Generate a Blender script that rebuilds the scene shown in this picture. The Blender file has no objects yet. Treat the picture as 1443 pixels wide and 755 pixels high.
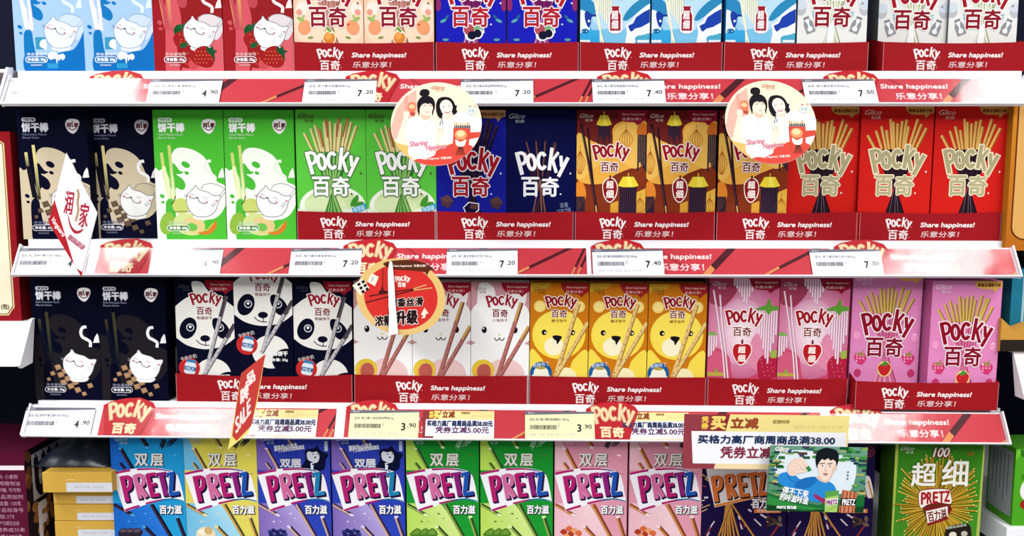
import bpy, bmesh, math, random
from mathutils import Vector, Matrix, Euler

# ------------------------------------------------------------------ camera, world, lights, exposure
SC = bpy.context.scene
COL = SC.collection
IW, IH, F_PX = 1443.0, 755.0, 1150.0
CAM = Vector((0.0, -1.0, 1.36))
PITCH = math.radians(6.0)
cam_data = bpy.data.cameras.new('camera')
cam_data.sensor_width = 36.0
cam_data.lens = 36.0 * F_PX / IW
cam_data.clip_start = 0.02
cam = bpy.data.objects.new('camera', cam_data)
COL.objects.link(cam)
cam.location = CAM
cam.rotation_euler = (math.pi / 2 - PITCH, 0, 0)
SC.camera = cam
SC.view_settings.view_transform = 'Standard'
SC.view_settings.look = 'None'
SC.view_settings.exposure = -0.47
SC.view_settings.gamma = 1.0
SC.view_settings.use_curve_mapping = False

world = bpy.data.worlds.new('shop_air')
SC.world = world
world.use_nodes = True
wbg = world.node_tree.nodes['Background']
wbg.inputs[0].default_value = (0.80, 0.88, 1.0, 1)
wbg.inputs[1].default_value = 0.17


def strip_light(name, x, y0, y1, z, width, watts):
    d = bpy.data.lights.new(name, 'AREA')
    d.shape = 'RECTANGLE'
    d.size = width
    d.size_y = y1 - y0
    d.energy = watts
    d.color = (1.0, 0.985, 0.97)
    o = bpy.data.objects.new(name, d)
    COL.objects.link(o)
    o.location = (x, (y0 + y1) / 2, z)
    return o


# the shop's two ceiling tube rows either side of the aisle, and an added wide soft fill out front
strip_light('ceiling_tube_or_fill', -1.15, -3.2, -0.15, 2.62, 0.32, 122)
strip_light('ceiling_tube_or_fill', 1.38, -3.2, -0.15, 2.62, 0.32, 112)
wide = strip_light('ceiling_tube_or_fill', 0.0, -3.4, -2.4, 2.62, 3.6, 84)


def at(px, py, Y):
    """world point seen at photo pixel (px, py) on the vertical plane y = Y"""
    d = Vector(((px - IW / 2) / F_PX, -(py - IH / 2) / F_PX, -1.0))
    d.rotate(cam.rotation_euler)
    t = (Y - CAM.y) / d.y
    return CAM + d * t


def px_scale(py, Y):
    return (at(722, py, Y) - at(721, py, Y)).length


# ------------------------------------------------------------------ colours and materials
def lin(c):
    c /= 255.0
    return c / 12.92 if c <= 0.04045 else ((c + 0.055) / 1.055) ** 2.4


_cc = {}
INK = 0.88


def C(h):
    if isinstance(h, tuple):
        return h
    if h not in _cc:
        _cc[h] = tuple(lin(int(h[i:i + 2], 16)) * INK for i in (0, 2, 4)) + (1.0,)
    return _cc[h]


def material(name, hexcol=None, rough=0.5, spec=0.3, noise=None, attr=False, metal=0.0):
    m = bpy.data.materials.new(name)
    m.use_nodes = True
    nt = m.node_tree
    b = nt.nodes['Principled BSDF']
    b.inputs['Roughness'].default_value = rough
    b.inputs['Specular IOR Level'].default_value = spec
    b.inputs['Metallic'].default_value = metal
    if attr:
        a = nt.nodes.new('ShaderNodeAttribute')
        a.attribute_name = 'ink'
        nt.links.new(a.outputs['Color'], b.inputs['Base Color'])
    else:
        col = C(hexcol)
        b.inputs['Base Color'].default_value = col
        if noise:
            amt, sc = noise
            tc = nt.nodes.new('ShaderNodeTexCoord')
            nz = nt.nodes.new('ShaderNodeTexNoise')
            nz.inputs['Scale'].default_value = sc
            nz.inputs['Detail'].default_value = 4
            rp = nt.nodes.new('ShaderNodeValToRGB')
            rp.color_ramp.elements[0].color = tuple(max(0, c * (1 - amt)) for c in col[:3]) + (1,)
            rp.color_ramp.elements[1].color = tuple(min(1, c * (1 + amt)) for c in col[:3]) + (1,)
            nt.links.new(tc.outputs['Object'], nz.inputs['Vector'])
            nt.links.new(nz.outputs['Fac'], rp.inputs['Fac'])
            nt.links.new(rp.outputs['Color'], b.inputs['Base Color'])
    return m


INKM = material('printed_ink', attr=True, rough=0.4, spec=0.04)
_cm = {}


def card_mat(hexcol):
    """coated cardboard in one colour"""
    if hexcol not in _cm:
        _cm[hexcol] = material('cardboard_' + hexcol, hexcol, rough=0.4, spec=0.04, noise=(0.04, 60))
    return _cm[hexcol]


WHITE_METAL = material('white_shelf_enamel', 'f4f4f8', rough=0.35, spec=0.4, noise=(0.02, 30))
DARK_PANEL = material('dark_navy_panel', '0a0d24', rough=0.7, spec=0.1, noise=(0.25, 25))
FLOORM = material('pale_floor_tile', 'b4b4b4', rough=0.4, noise=(0.1, 8))
RAILM = material('white_rail_plastic', 'ececf2', rough=0.3, spec=0.4)


def clear_plastic(name, rough):
    m = bpy.data.materials.new(name)
    m.use_nodes = True
    nt = m.node_tree
    nt.nodes.clear()
    out = nt.nodes.new('ShaderNodeOutputMaterial')
    mix = nt.nodes.new('ShaderNodeMixShader')
    fr = nt.nodes.new('ShaderNodeFresnel')
    fr.inputs['IOR'].default_value = 1.5
    tr = nt.nodes.new('ShaderNodeBsdfTransparent')
    gl = nt.nodes.new('ShaderNodeBsdfGlossy')
    gl.inputs['Roughness'].default_value = rough
    tc = nt.nodes.new('ShaderNodeTexCoord')
    nz = nt.nodes.new('ShaderNodeTexNoise')
    nz.inputs['Scale'].default_value = 14
    nz.inputs['Detail'].default_value = 2
    bp = nt.nodes.new('ShaderNodeBump')
    bp.inputs['Strength'].default_value = 0.25
    bp.inputs['Distance'].default_value = 0.004
    nt.links.new(tc.outputs['Object'], nz.inputs['Vector'])
    nt.links.new(nz.outputs['Fac'], bp.inputs['Height'])
    nt.links.new(bp.outputs['Normal'], gl.inputs['Normal'])
    # a thin sheet mirrors on the side the light meets first
    geo = nt.nodes.new('ShaderNodeNewGeometry')
    inv = nt.nodes.new('ShaderNodeMath')
    inv.operation = 'SUBTRACT'
    inv.inputs[0].default_value = 1.0
    nt.links.new(geo.outputs['Backfacing'], inv.inputs[1])
    mul = nt.nodes.new('ShaderNodeMath')
    mul.operation = 'MULTIPLY'
    nt.links.new(fr.outputs[0], mul.inputs[0])
    nt.links.new(inv.outputs[0], mul.inputs[1])
    nt.links.new(mul.outputs[0], mix.inputs[0])
    nt.links.new(tr.outputs[0], mix.inputs[1])
    nt.links.new(gl.outputs[0], mix.inputs[2])
    nt.links.new(mix.outputs[0], out.inputs[0])
    return m


CLEAR = clear_plastic('clear_rail_plastic', 0.12)
CLEAR_STRIP = clear_plastic('clear_strip_plastic', 0.2)


# ------------------------------------------------------------------ objects
def tag(o, label, cat, group=None):
    o['label'] = label
    o['category'] = cat
    if group:
        o['group'] = group
    return o


def thing(name, loc, label=None, cat=None, group=None, rot=(0, 0, 0)):
    o = bpy.data.objects.new(name, None)
    o.empty_display_size = 0.02
    COL.objects.link(o)
    o.location = loc
    o.rotation_euler = rot
    if label:
        tag(o, label, cat, group)
    return o


def mesh_obj(name, verts, faces, mat, parent=None):
    me = bpy.data.meshes.new(name)
    me.from_pydata(verts, [], faces)
    me.update()
    if mat:
        me.materials.append(mat)
    o = bpy.data.objects.new(name, me)
    COL.objects.link(o)
    if parent:
        o.parent = parent
    return o


def bm_obj(name, bm, mat, parent=None, smooth=False):
    me = bpy.data.meshes.new(name)
    bm.normal_update()
    bm.to_mesh(me)
    bm.free()
    if mat:
        me.materials.append(mat)
    if smooth:
        for p in me.polygons:
            p.use_smooth = True
    o = bpy.data.objects.new(name, me)
    COL.objects.link(o)
    if parent:
        o.parent = parent
    return o


def structure(o):
    o['kind'] = 'structure'
    return o


def add_box(bm, x0, x1, y0, y1, z0, z1, bevel=0.0):
    r = bmesh.ops.create_cube(bm, size=1.0)
    vs = r['verts']
    for v in vs:
        v.co = Vector((x0 if v.co.x < 0 else x1, y0 if v.co.y < 0 else y1, z0 if v.co.z < 0 else z1))
    if bevel:
        es = list({e for v in vs for e in v.link_edges})
        bmesh.ops.bevel(bm, geom=es, offset=bevel, segments=2, affect='EDGES', profile=0.5)


def prism(bm, pts, y0, y1):
    """extrude a polygon in the xz plane from y0 to y1"""
    a = [bm.verts.new((x, y0, z)) for x, z in pts]
    b = [bm.verts.new((x, y1, z)) for x, z in pts]
    bm.faces.new(a)
    bm.faces.new(b[::-1])
    n = len(pts)
    for i in range(n):
        bm.faces.new((a[i], b[i], b[(i + 1) % n], a[(i + 1) % n]))
    bmesh.ops.recalc_face_normals(bm, faces=bm.faces[:])


def extrude_yz(bm, prof, x0, x1):
    a = [bm.verts.new((x0, y, z)) for y, z in prof]
    b = [bm.verts.new((x1, y, z)) for y, z in prof]
    bm.faces.new(a)
    bm.faces.new(b[::-1])
    n = len(prof)
    for i in range(n):
        bm.faces.new((a[i], b[i], b[(i + 1) % n], a[(i + 1) % n]))
    bmesh.ops.recalc_face_normals(bm, faces=bm.faces[:])


def copy_thing(o):
    c = o.copy()
    COL.objects.link(c)
    for ch in list(o.children):
        d = ch.copy()
        COL.objects.link(d)
        d.parent = c
        for g in list(ch.children):
            e = g.copy()
            COL.objects.link(e)
            e.parent = d
    return c


# ------------------------------------------------------------------ printed artwork
_tx = {}


def text_mesh(s, shear=0.0):
    k = (s, shear)
    if k not in _tx:
        cu = bpy.data.curves.new('t', 'FONT')
        cu.body = s
        cu.resolution_u = 3
        cu.shear = shear
        ob = bpy.data.objects.new('t', cu)
        COL.objects.link(ob)
        dg = bpy.context.evaluated_depsgraph_get()
        me = bpy.data.meshes.new_from_object(ob.evaluated_get(dg))
        v = [(p.co.x, -p.co.y) for p in me.vertices]
        f = [tuple(p.vertices) for p in me.polygons]
        bpy.data.objects.remove(ob)
        bpy.data.curves.remove(cu)
        bpy.data.meshes.remove(me)
        xs = [p[0] for p in v]
        ys = [p[1] for p in v]
        _tx[k] = (v, f, min(xs), max(xs), min(ys), max(ys))
    return _tx[k]


def spline(pts, closed=True, n=6):
    P = [Vector(p) for p in pts]
    m = len(P)
    out = []
    rng = range(m) if closed else range(m - 1)
    for i in rng:
        p1, p2 = P[i], P[(i + 1) % m]
        p0 = P[i - 1] if closed or i > 0 else p1
        p3 = P[(i + 2) % m] if closed or i + 2 < m else p2
        for j in range(n):
            t = j / n
            q = 0.5 * ((2 * p1) + (p2 - p0) * t + (2 * p0 - 5 * p1 + 4 * p2 - p3) * t * t + (3 * p1 - p0 - 3 * p2 + p3) * t ** 3)
            out.append((q.x, q.y))
    if not closed:
        out.append((P[-1].x, P[-1].y))
    return out


def clip_poly(pts, cols, W, H):
    def side(pts, cols, inside, cut):
        o, oc = [], []
        n = len(pts)
        for i in range(n):
            a, b, ca, cb = pts[i - 1], pts[i], cols[i - 1], cols[i]
            ia, ib = inside(a), inside(b)
            if ia != ib:
                t = cut(a, b)
                o.append((a[0] + (b[0] - a[0]) * t, a[1] + (b[1] - a[1]) * t))
                oc.append(tuple(ca[k] + (cb[k] - ca[k]) * t for k in range(4)))
            if ib:
                o.append(b)
                oc.append(cb)
        return o, oc
    for ins, cut in ((lambda p: p[0] >= 0, lambda a, b: (0 - a[0]) / (b[0] - a[0])),
                     (lambda p: p[0] <= W, lambda a, b: (W - a[0]) / (b[0] - a[0])),
                     (lambda p: p[1] >= 0, lambda a, b: (0 - a[1]) / (b[1] - a[1])),
                     (lambda p: p[1] <= H, lambda a, b: (H - a[1]) / (b[1] - a[1]))):
        if len(pts) < 3:
            return [], []
        pts, cols = side(pts, cols, ins, cut)
    return pts, cols


Z_STEP = 4e-6


class Art:
    """flat printed artwork on a W x H sheet (photo pixels, y down); drawn back to front, split into named parts"""

    def __init__(self, W, H, clip=True):
        self.W, self.H, self.clip = W, H, clip
        self.parts = {}
        self.order = []
        self.n = 1
        self.frame()
        self.part('picture_print')

    def frame(self, ox=0.0, oy=0.0, k=1.0, ky=None):
        """following coordinates are read at magnification k (ky upright, for a leaning sheet); (ox, oy) is the sheet's corner in them"""
        self.ox, self.oy, self.k, self.ky = ox, oy, k, ky or k

    def part(self, name):
        if name not in self.parts:
            self.parts[name] = ([], [], [])
            self.order.append(name)
        self.cur = self.parts[name]

    def T(self, p):
        return ((p[0] - self.ox) / self.k, (p[1] - self.oy) / self.ky)

    def face(self, pts, cols, lift=True):
        if lift:
            self.n += 1
        if self.clip and any(p[0] < 0 or p[0] > self.W or p[1] < 0 or p[1] > self.H for p in pts):
            pts, cols = clip_poly(pts, cols, self.W, self.H)
        if len(pts) < 3:
            return
        v, f, c = self.cur
        b = len(v)
        v.extend((p[0], p[1], self.n) for p in pts)
        f.append(tuple(range(b, b + len(pts))))
        c.extend(cols)

    def poly(self, pts, col):
        pts = [self.T(p) for p in pts]
        cols = [C(c) for c in col] if isinstance(col, list) else [C(col)] * len(pts)
        self.face(pts, cols)

    def blob(self, pts, col, n=6):
        self.poly(spline(pts, True, n), col)

    def ell(self, cx, cy, rx, ry, col, rot=0.0, n=26):
        c, s = math.cos(math.radians(rot)), math.sin(math.radians(rot))
        P = []
        for i in range(n):
            a = 2 * math.pi * i / n
            x, y = rx * math.cos(a), ry * math.sin(a)
            P.append((cx + x * c - y * s, cy + x * s + y * c))
        self.poly(P, col)

    def rect(self, x0, y0, x1, y1, col, col2=None):
        if col2:
            self.poly([(x0, y0), (x1, y0), (x1, y1), (x0, y1)], [col, col, col2, col2])
        else:
            self.poly([(x0, y0), (x1, y0), (x1, y1), (x0, y1)], col)

    def radial(self, cx, cy, rx, ry, c0, c1, n=24):
        P = [(cx + rx * math.cos(2 * math.pi * i / n), cy + ry * math.sin(2 * math.pi * i / n)) for i in range(n)]
        a, b = C(c0), C(c1)
        self.n += 1
        for i in range(n):
            self.face([self.T((cx, cy)), self.T(P[i]), self.T(P[(i + 1) % n])], [a, b, b], lift=False)

    def rrect(self, x0, y0, x1, y1, r, col, rot=0.0):
        P = []
        for cx, cy, a0 in ((x1 - r, y0 + r, -90), (x1 - r, y1 - r, 0), (x0 + r, y1 - r, 90), (x0 + r, y0 + r, 180)):
            for i in range(5):
                a = math.radians(a0 + 90 * i / 4)
                P.append((cx + r * math.cos(a), cy + r * math.sin(a)))
        if rot:
            mx, my = (x0 + x1) / 2, (y0 + y1) / 2
            c, s = math.cos(math.radians(rot)), math.sin(math.radians(rot))
            P = [(mx + (x - mx) * c - (y - my) * s, my + (x - mx) * s + (y - my) * c) for x, y in P]
        self.poly(P, col)

    def stroke(self, pts, w, col, closed=False, w1=None, smooth=False, cap=False):
        if smooth:
            pts = spline(pts, closed, 6)
        P = [Vector(self.T(p)) for p in pts]
        n = len(P)
        w = w / self.k
        w1 = w if w1 is None else w1 / self.k
        L, R = [], []
        for i in range(n):
            a = P[i - 1] if (closed or i > 0) else P[i]
            b = P[(i + 1) % n] if (closed or i < n - 1) else P[i]
            d1 = (P[i] - a)
            d2 = (b - P[i])
            d1 = d1.normalized() if d1.length > 1e-9 else d2.normalized()
            d2 = d2.normalized() if d2.length > 1e-9 else d1
            t = d1 + d2
            t = t.normalized() if t.length > 1e-6 else d1
            nr = Vector((-t.y, t.x))
            m = max(0.45, abs(nr.dot(Vector((-d1.y, d1.x)))))
            hw = (w + (w1 - w) * (i / max(1, n - 1))) / 2 / m
            L.append(tuple(P[i] + nr * hw))
            R.append(tuple(P[i] - nr * hw))
        c = [col[round(i / max(1, n - 1) * (len(col) - 1))] for i in range(n)] if isinstance(col, list) else [col] * n
        c = [C(x) for x in c]
        self.n += 1
        for i in range(n if closed else n - 1):
            j = (i + 1) % n
            self.face([L[i], L[j], R[j], R[i]], [c[i], c[j], c[j], c[i]], lift=False)
        if cap:
            for p in (pts[0], pts[-1]):
                self.ell(p[0], p[1], w * self.k / 2, w * self.k / 2, col if not isinstance(col, list) else col[0], n=10)

    def text(self, s, box, col, bold=0.0, outline=None, ow=0.0, shear=0.0, rot=0.0, warp=None):
        v, f, x0, x1, y0, y1 = text_mesh(s, shear)
        bx0, by0, bx1, by1 = box
        sx, sy = (bx1 - bx0) / max(1e-6, x1 - x0), (by1 - by0) / max(1e-6, y1 - y0)
        mx, my = (bx0 + bx1) / 2, (by0 + by1) / 2
        cr, sr = math.cos(math.radians(rot)), math.sin(math.radians(rot))
        base = []
        for x, y in v:
            X, Y = bx0 + (x - x0) * sx, by0 + (y - y0) * sy
            if warp:
                X, Y = warp(X, Y)
            if rot:
                X, Y = mx + (X - mx) * cr - (Y - my) * sr, my + (X - mx) * sr + (Y - my) * cr
            base.append((X, Y))

        def layer(dx, dy, c):
            c = C(c)
            self.n += 1
            for q in f:
                self.face([self.T((base[i][0] + dx, base[i][1] + dy)) for i in q], [c] * len(q), lift=False)
        if outline:
            r = ow + bold
            for i in range(8):
                a = math.pi * i / 4
                layer(r * math.cos(a), r * math.sin(a), outline)
        if bold:
            for dx, dy in ((-bold, 0), (bold, 0), (0, -bold), (0, bold)):
                layer(dx, dy, col)
        layer(0, 0, col)

    # ---- the snack brand's fanned five-letter logo
    def pocky(self, box, col, outline=None, ow=0.0, weight=1.0):
        x0, y0, x1, y1 = box
        sx, sy = (x1 - x0) / 382.0, (y1 - y0) / 190.0

        def ring(cx, cy, rx, ry, rot, a0, a1, n):
            c, s = math.cos(math.radians(rot)), math.sin(math.radians(rot))
            o = []
            for i in range(n):
                a = math.radians(a0 + (a1 - a0) * i / (n - 1))
                x, y = rx * math.cos(a), ry * math.sin(a)
                o.append((cx + x * c - y * s, cy + x * s + y * c))
            return o
        S = [([(113, 340), (152, 487)], 30, False),
             (spline([(112, 356), (142, 345), (168, 357), (174, 388), (162, 412), (134, 420)], False, 4), 25, False),
             (ring(216, 405, 24, 47, -10, 0, 342, 20), 27, True),
             (ring(289, 397, 27, 50, -2, -38, -322, 18), 27, False),
             ([(357, 310), (338, 458)], 27, False),
             ([(346, 410), (402, 340)], 23, False),
             ([(361, 390), (388, 474)], 25, False),
             ([(418, 362), (424, 436)], 26, False),
             ([(468, 374), (402, 500)], 28, False)]
        tr = lambda p: (x0 + (p[0] - 95) * sx, y0 + (p[1] - 310) * sy)
        wk = (sx + sy) / 2 * weight * 0.93
        if outline:
            for pts, w, cl in S:
                q = [Vector(p) for p in pts]
                if not cl:   # the outline also wraps the stroke ends
                    e = ow / wk * 0.9
                    q[0] = q[0] + (q[0] - q[1]).normalized() * e
                    q[-1] = q[-1] + (q[-1] - q[-2]).normalized() * e
                self.stroke([tr(p) for p in q], w * wk + 2 * ow, outline, cl)
        for pts, w, cl in S:
            self.stroke([tr(p) for p in pts], w * wk, col, cl)

    def build(self, parent, s, sz=None, y=0.0, x_off=None, z_off=None):
        """link each part as one mesh under parent; sheet centred on x, bottom at z = 0, facing -y"""
        xo = -self.W / 2 if x_off is None else x_off
        zo = self.H if z_off is None else z_off
        out = []
        sz = s if sz is None else sz
        for nm in self.order:
            v, f, c = self.parts[nm]
            if not f:
                continue
            verts = [((p[0] + xo) * s, y - 2e-5 - p[2] * Z_STEP, (zo - p[1]) * sz) for p in v]
            faces = [tuple(reversed(q)) for q in f]
            nm = nm.split('#')[0]
            me = bpy.data.meshes.new(nm)
            me.from_pydata(verts, [], faces)
            ca = me.color_attributes.new('ink', 'FLOAT_COLOR', 'POINT')
            flat = [k for q in c for k in q]
            ca.data.foreach_set('color', flat)
            me.materials.append(INKM)
            me.update()
            # face the viewer
            for p in me.polygons:
                if p.normal.y > 0:
                    p.flip()
            o = bpy.data.objects.new(nm, me)
            COL.objects.link(o)
            o.parent = parent
            out.append(o)
        return out
# ------------------------------------------------------------------ artwork of each kind of pack
def glico(A, x, y, w, col):
    """small script maker's mark, top left"""
    w *= 0.86
    A.text('Glico', (x, y, x + w, y + w * 0.30), col, shear=0.4)
    A.text('格力高', (x + w * 0.40, y + w * 0.36, x + w * 0.95, y + w * 0.56), col)


def share_flag(A, W, col='9c1830', x0=None, y1=21, txt='e8c8c0'):
    """dark red speech corner, top right"""
    x0 = W * 0.56 if x0 is None else x0
    A.poly(spline([(x0, 0), (x0 + 3, 9), (x0 + 10, y1 * 0.72), (W * 0.82, y1 * 0.78)], False, 4) + [(W * 0.87, y1), (W * 0.93, y1 * 0.76), (W, y1 * 0.6), (W, 0)], col)
    A.text('Share happiness!', (x0 + 8, 4, W - 3, 8), txt, shear=0.2)
    A.text('乐意分享！', (x0 + 8, 10, W - 9, 14), txt)


def baiqi(A, box, col, outline=None, ow=0.0, bold=1.0):
    x0, y0, x1, y1 = box
    m = (x0 + x1) / 2
    g = (x1 - x0) * 0.035
    A.text('百', (x0, y0, m - g, y1), col, bold=bold, outline=outline, ow=ow)
    A.text('奇', (m + g, y0, x1, y1), col, bold=bold, outline=outline, ow=ow)


def cat_box(kind):
    A = Art(98, 181)
    A.frame(14, 27, 3.872)
    P = dict(
        melon=('4ab834', '50c03a', 'f4f8ee', '4db83a', 'c9d77a', 'eaf2c0', 'Hami Melon Flavor', '60g', 'eff1f2'),
        choco=('07081e', '0b0d26', 'cfc0a4', '0a0c24', 'd9cf88', '15131d', 'Chocolate Flavor', '60g', 'f2f1f0'),
        dark=('050618', '080a22', '201d22', '06081c', '3d3c28', '0c1020', 'Dark Chocolate Flavor', '50g', 'f6f6f6'),
        milk=('1c86c4', '1173b8', 'a2c4ec', '1374b8', 'e9ecf4', 'f3f4fa', 'Milk Flavor', '50g', 'dfe9f6'),
        berry=('8c1a1e', '96181e', 'cf5560', '9a1a20', 'd9a860', 'c04a58', 'Strawberry Flavor', '55g', 'f2f3fb'))[kind]
    bg0, bg1, splash, drip, stick, coat, eng, wt, catc = P
    A.rect(0, 0, 420, 760, bg0, bg1)
    if kind == 'milk':
        A.rect(0, 200, 420, 470, '9cc0ea', 'a6c6ec')
    # splash shapes
    if kind == 'berry':
        A.blob([(10, 400), (95, 380), (120, 480), (100, 560), (120, 740), (10, 745)], '9a1a22')
        A.blob([(95, 250), (135, 240), (160, 380), (170, 470), (140, 560), (150, 750), (80, 750), (80, 560)], splash)
        A.poly([(300, 600), (400, 470), (400, 730), (160, 730), (170, 690)], 'd4606a')
        A.blob([(165, 300), (190, 310), (205, 360), (190, 390), (160, 380), (150, 340)], 'b84450')
        A.ell(52, 468, 14, 12, 'c25058', 40)
        A.ell(56, 500, 11, 9, 'c25058', 20)
        A.ell(195, 316, 13, 11, 'b0404a', 30)
    else:
        A.blob([(105, 285), (122, 243), (160, 228), (220, 238), (270, 265), (300, 300), (325, 360), (350, 410), (396, 440), (398, 520), (370, 580), (330, 612), (280, 622), (220, 640), (180, 660), (130, 640), (112, 500), (125, 450), (140, 430), (130, 400), (120, 372), (112, 330)], splash)
        A.blob([(0, 368), (40, 352), (70, 338), (86, 400), (106, 480), (108, 540), (78, 560), (72, 620), (82, 660), (56, 745), (0, 745)], splash)
        A.blob([(118, 312), (150, 352), (172, 360), (150, 372), (130, 372), (165, 400), (178, 432), (165, 456), (138, 450), (112, 420), (108, 340)], drip)
        A.ell(183, 320, 25, 16, drip, 28)
        A.ell(187, 365, 13, 9, drip, 25)
        A.ell(48, 491, 14, 10, drip, 30)
        A.ell(51, 524, 10, 7, drip, 25)
        A.blob([(66, 540), (76, 512), (92, 502), (108, 514), (112, 560), (118, 640), (150, 700), (150, 740), (70, 740), (64, 640)], drip)
        if kind == 'milk':
            A.blob([(330, 735), (110, 735), (60, 720), (70, 640), (180, 640), (260, 632), (330, 612), (372, 560), (402, 500), (402, 735)], '0f6cb8')
            A.ell(183, 300, 24, 46, '1a7cba', -20)
    # biscuit sticks
    A.stroke([(54, 255), (62, 345), (84, 500)], 17, [stick, coat if kind in ('choco', 'dark') else stick, coat])
    A.stroke([(62, 330), (78, 400), (96, 505)], 20, coat)
    A.stroke([(96, 215), (102, 300), (114, 510)], 17, [stick, stick, coat])
    if kind in ('melon', 'milk'):
        A.stroke([(70, 345), (92, 400), (96, 505)], 5, 'bcd69a' if kind == 'melon' else 'cfc8e0')
        A.stroke([(104, 310), (116, 400), (122, 505)], 5, 'aacb86' if kind == 'melon' else 'cfc8e0')
    # flavour picture
    if kind in ('choco', 'dark'):
        cc, ce, cd = ('6a5444', '4a3a30', '2b2025') if kind == 'choco' else ('b08c68', '8a6848', '5a4030')
        bar = [(148 + i * 40 + j * 14, 536 + i * 22 + j * 44, 46, 40) for j in range(3) for i in range(3)]
        for i, (x, y, w, h) in enumerate(bar + [(116, 572, 36, 32), (92, 606, 28, 26), (328, 642, 40, 36), (292, 690, 34, 30)]):
            A.poly([(x - w * .5, y - h * .25), (x + w * .2, y - h * .5), (x + w * .5, y + h * .2), (x - w * .25, y + h * .5)], cd)
            A.poly([(x - w * .42, y - h * .25), (x + w * .18, y - h * .45), (x + w * .42, y + h * .1), (x - w * .22, y + h * .35)], cc)
            A.poly([(x - w * .22, y + h * .35), (x + w * .42, y + h * .1), (x + w * .46, y + h * .2), (x - w * .22, y + h * .47)], ce)
    elif kind == 'melon':
        A.ell(150, 545, 48, 44, 'c6d272')
        A.stroke([(104, 578), (150, 574), (240, 576)], 4, '6b5a20')
        A.ell(70, 640, 40, 62, '8fb944', 15)
        A.ell(190, 645, 88, 60, 'cfdc90', 12)
        A.ell(215, 650, 62, 44, 'e2c98a', 15)
        A.ell(205, 660, 30, 22, '6fc050', 10)
        A.blob([(236, 690), (290, 680), (325, 640), (338, 622), (338, 660), (310, 692), (270, 702)], 'd97b2c')
        A.stroke([(250, 682), (290, 672), (322, 640)], 5, 'eec06a', smooth=True)
        A.stroke([(120, 490), (112, 520), (96, 535)], 5, '4a4a18')
    elif kind == 'milk':
        A.rect(128, 545, 186, 610, '3a92b8')
        A.blob([(150, 590), (160, 562), (186, 560), (186, 610), (170, 606)], 'e6eef6')
        A.blob([(190, 645), (215, 622), (245, 634), (250, 640), (276, 634), (286, 652), (272, 668), (262, 660), (250, 672), (246, 650), (240, 690), (232, 660), (206, 666)], 'f0f4f8')
        A.rect(186, 685, 246, 712, '2e94c8')
    else:
        A.blob([(128, 500), (150, 478), (170, 484), (166, 520), (146, 540), (130, 530)], '14502a')
        A.blob([(150, 490), (190, 470), (200, 484), (176, 504)], '1c5c2e')
        for (cx, cy, r, rt) in ((176, 560, 54, 0), (196, 660, 60, 10)):
            A.blob([(cx - r, cy - 10), (cx - r * .4, cy - r * .8), (cx + r * .7, cy - r * .6), (cx + r, cy + 4), (cx + r * .4, cy + r * .8), (cx - r * .6, cy + r * .7)], '9c1c20')
            for i in range(8):
                a = i * 2.4
                A.ell(cx + math.cos(a) * r * .18 * (1 + i % 4), cy + math.sin(a) * r * .16 * (1 + i % 4), 4, 3, 'd87a48')
        A.ell(178, 588, 22, 14, '1a5a34', -20)
        A.ell(228, 690, 30, 26, 'c84a50')
    # the cat
    lc = '6a6a74' if kind != 'milk' else '7c93b8'
    body = dict(melon='f0efec', choco='cbbda2', dark='1e1b20', milk='c4d6ee', berry='dcd4d8')[kind]
    bodyp = [(262, 452), (276, 432), (310, 422), (350, 428), (396, 452), (398, 500), (360, 560), (300, 520)]
    if kind != 'dark':
        A.blob(bodyp, body)
        A.stroke(bodyp[:5], 3, lc, smooth=True)
        A.stroke([(350, 500), (392, 452)], 2.5, lc)
        A.stroke([(358, 508), (396, 468)], 2.5, lc)
    wc = {'dark': 'f4f4f6', 'choco': 'f2f1f0', 'melon': 'e6efe0', 'milk': 'd8eaf6', 'berry': 'f0dfe0'}[kind]
    A.stroke([(322, 300), (300, 304), (288, 330), (296, 358), (320, 372), (340, 388), (338, 416)], 17, wc, smooth=True)
    A.poly([(356, 392), (366, 360), (382, 336), (388, 350), (392, 390)], wc)
    head = [(232, 432), (252, 455), (300, 470), (330, 488), (368, 490), (354, 524), (342, 560), (316, 592), (270, 604), (224, 598), (194, 566), (180, 528), (184, 488), (206, 462), (222, 448)]
    A.blob([(214, 600), (240, 588), (300, 588), (322, 600), (300, 618), (250, 620), (222, 614)], catc, 5)
    A.blob(head, catc, 5)
    A.stroke(head, 3.4, lc if kind != 'dark' else 'c8c8d0', closed=True, smooth=True)
    ink = '4a4450' if kind != 'milk' else '6a7088'
    A.stroke([(200, 482), (212, 478), (226, 486)], 4, 'c9a8a4', smooth=True)
    A.stroke([(270, 500), (284, 498), (296, 508)], 4, 'c9a8a4', smooth=True)
    A.stroke([(206, 498), (222, 504), (240, 498), (252, 522), (278, 532), (290, 528)], 4, ink, smooth=True)
    A.ell(240, 500, 6, 4, '30282c')
    for x, y in ((200, 494), (290, 524), (345, 517)):
        A.ell(x, y, 7, 6, 'c98a94')
    for a, b in (((312, 538), (326, 550)), ((322, 530), (330, 548)), ((330, 524), (340, 540)), ((170, 480), (190, 488)), ((168, 490), (186, 494))):
        A.stroke([a, b], 2.5, ink if kind != 'dark' else 'b8b8c0')
    if kind == 'berry':
        A.blob([(214, 640), (262, 598), (310, 596), (340, 640), (336, 690), (300, 708), (240, 690), (220, 668)], '9e1c1e')
        for i in range(22):
            A.ell(238 + (i % 6) * 18 + (i // 6 % 2) * 8, 622 + (i // 6) * 20, 3.4, 2.8, 'd98650')
        A.poly([(300, 590), (322, 604), (336, 590), (340, 612), (362, 620), (344, 630), (346, 672), (326, 640), (304, 624)], '14502c')
    # badge and words
    A.part('badge_print')
    bo = 'f6f3f2' if kind not in ('choco',) else 'd9d6da'
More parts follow.
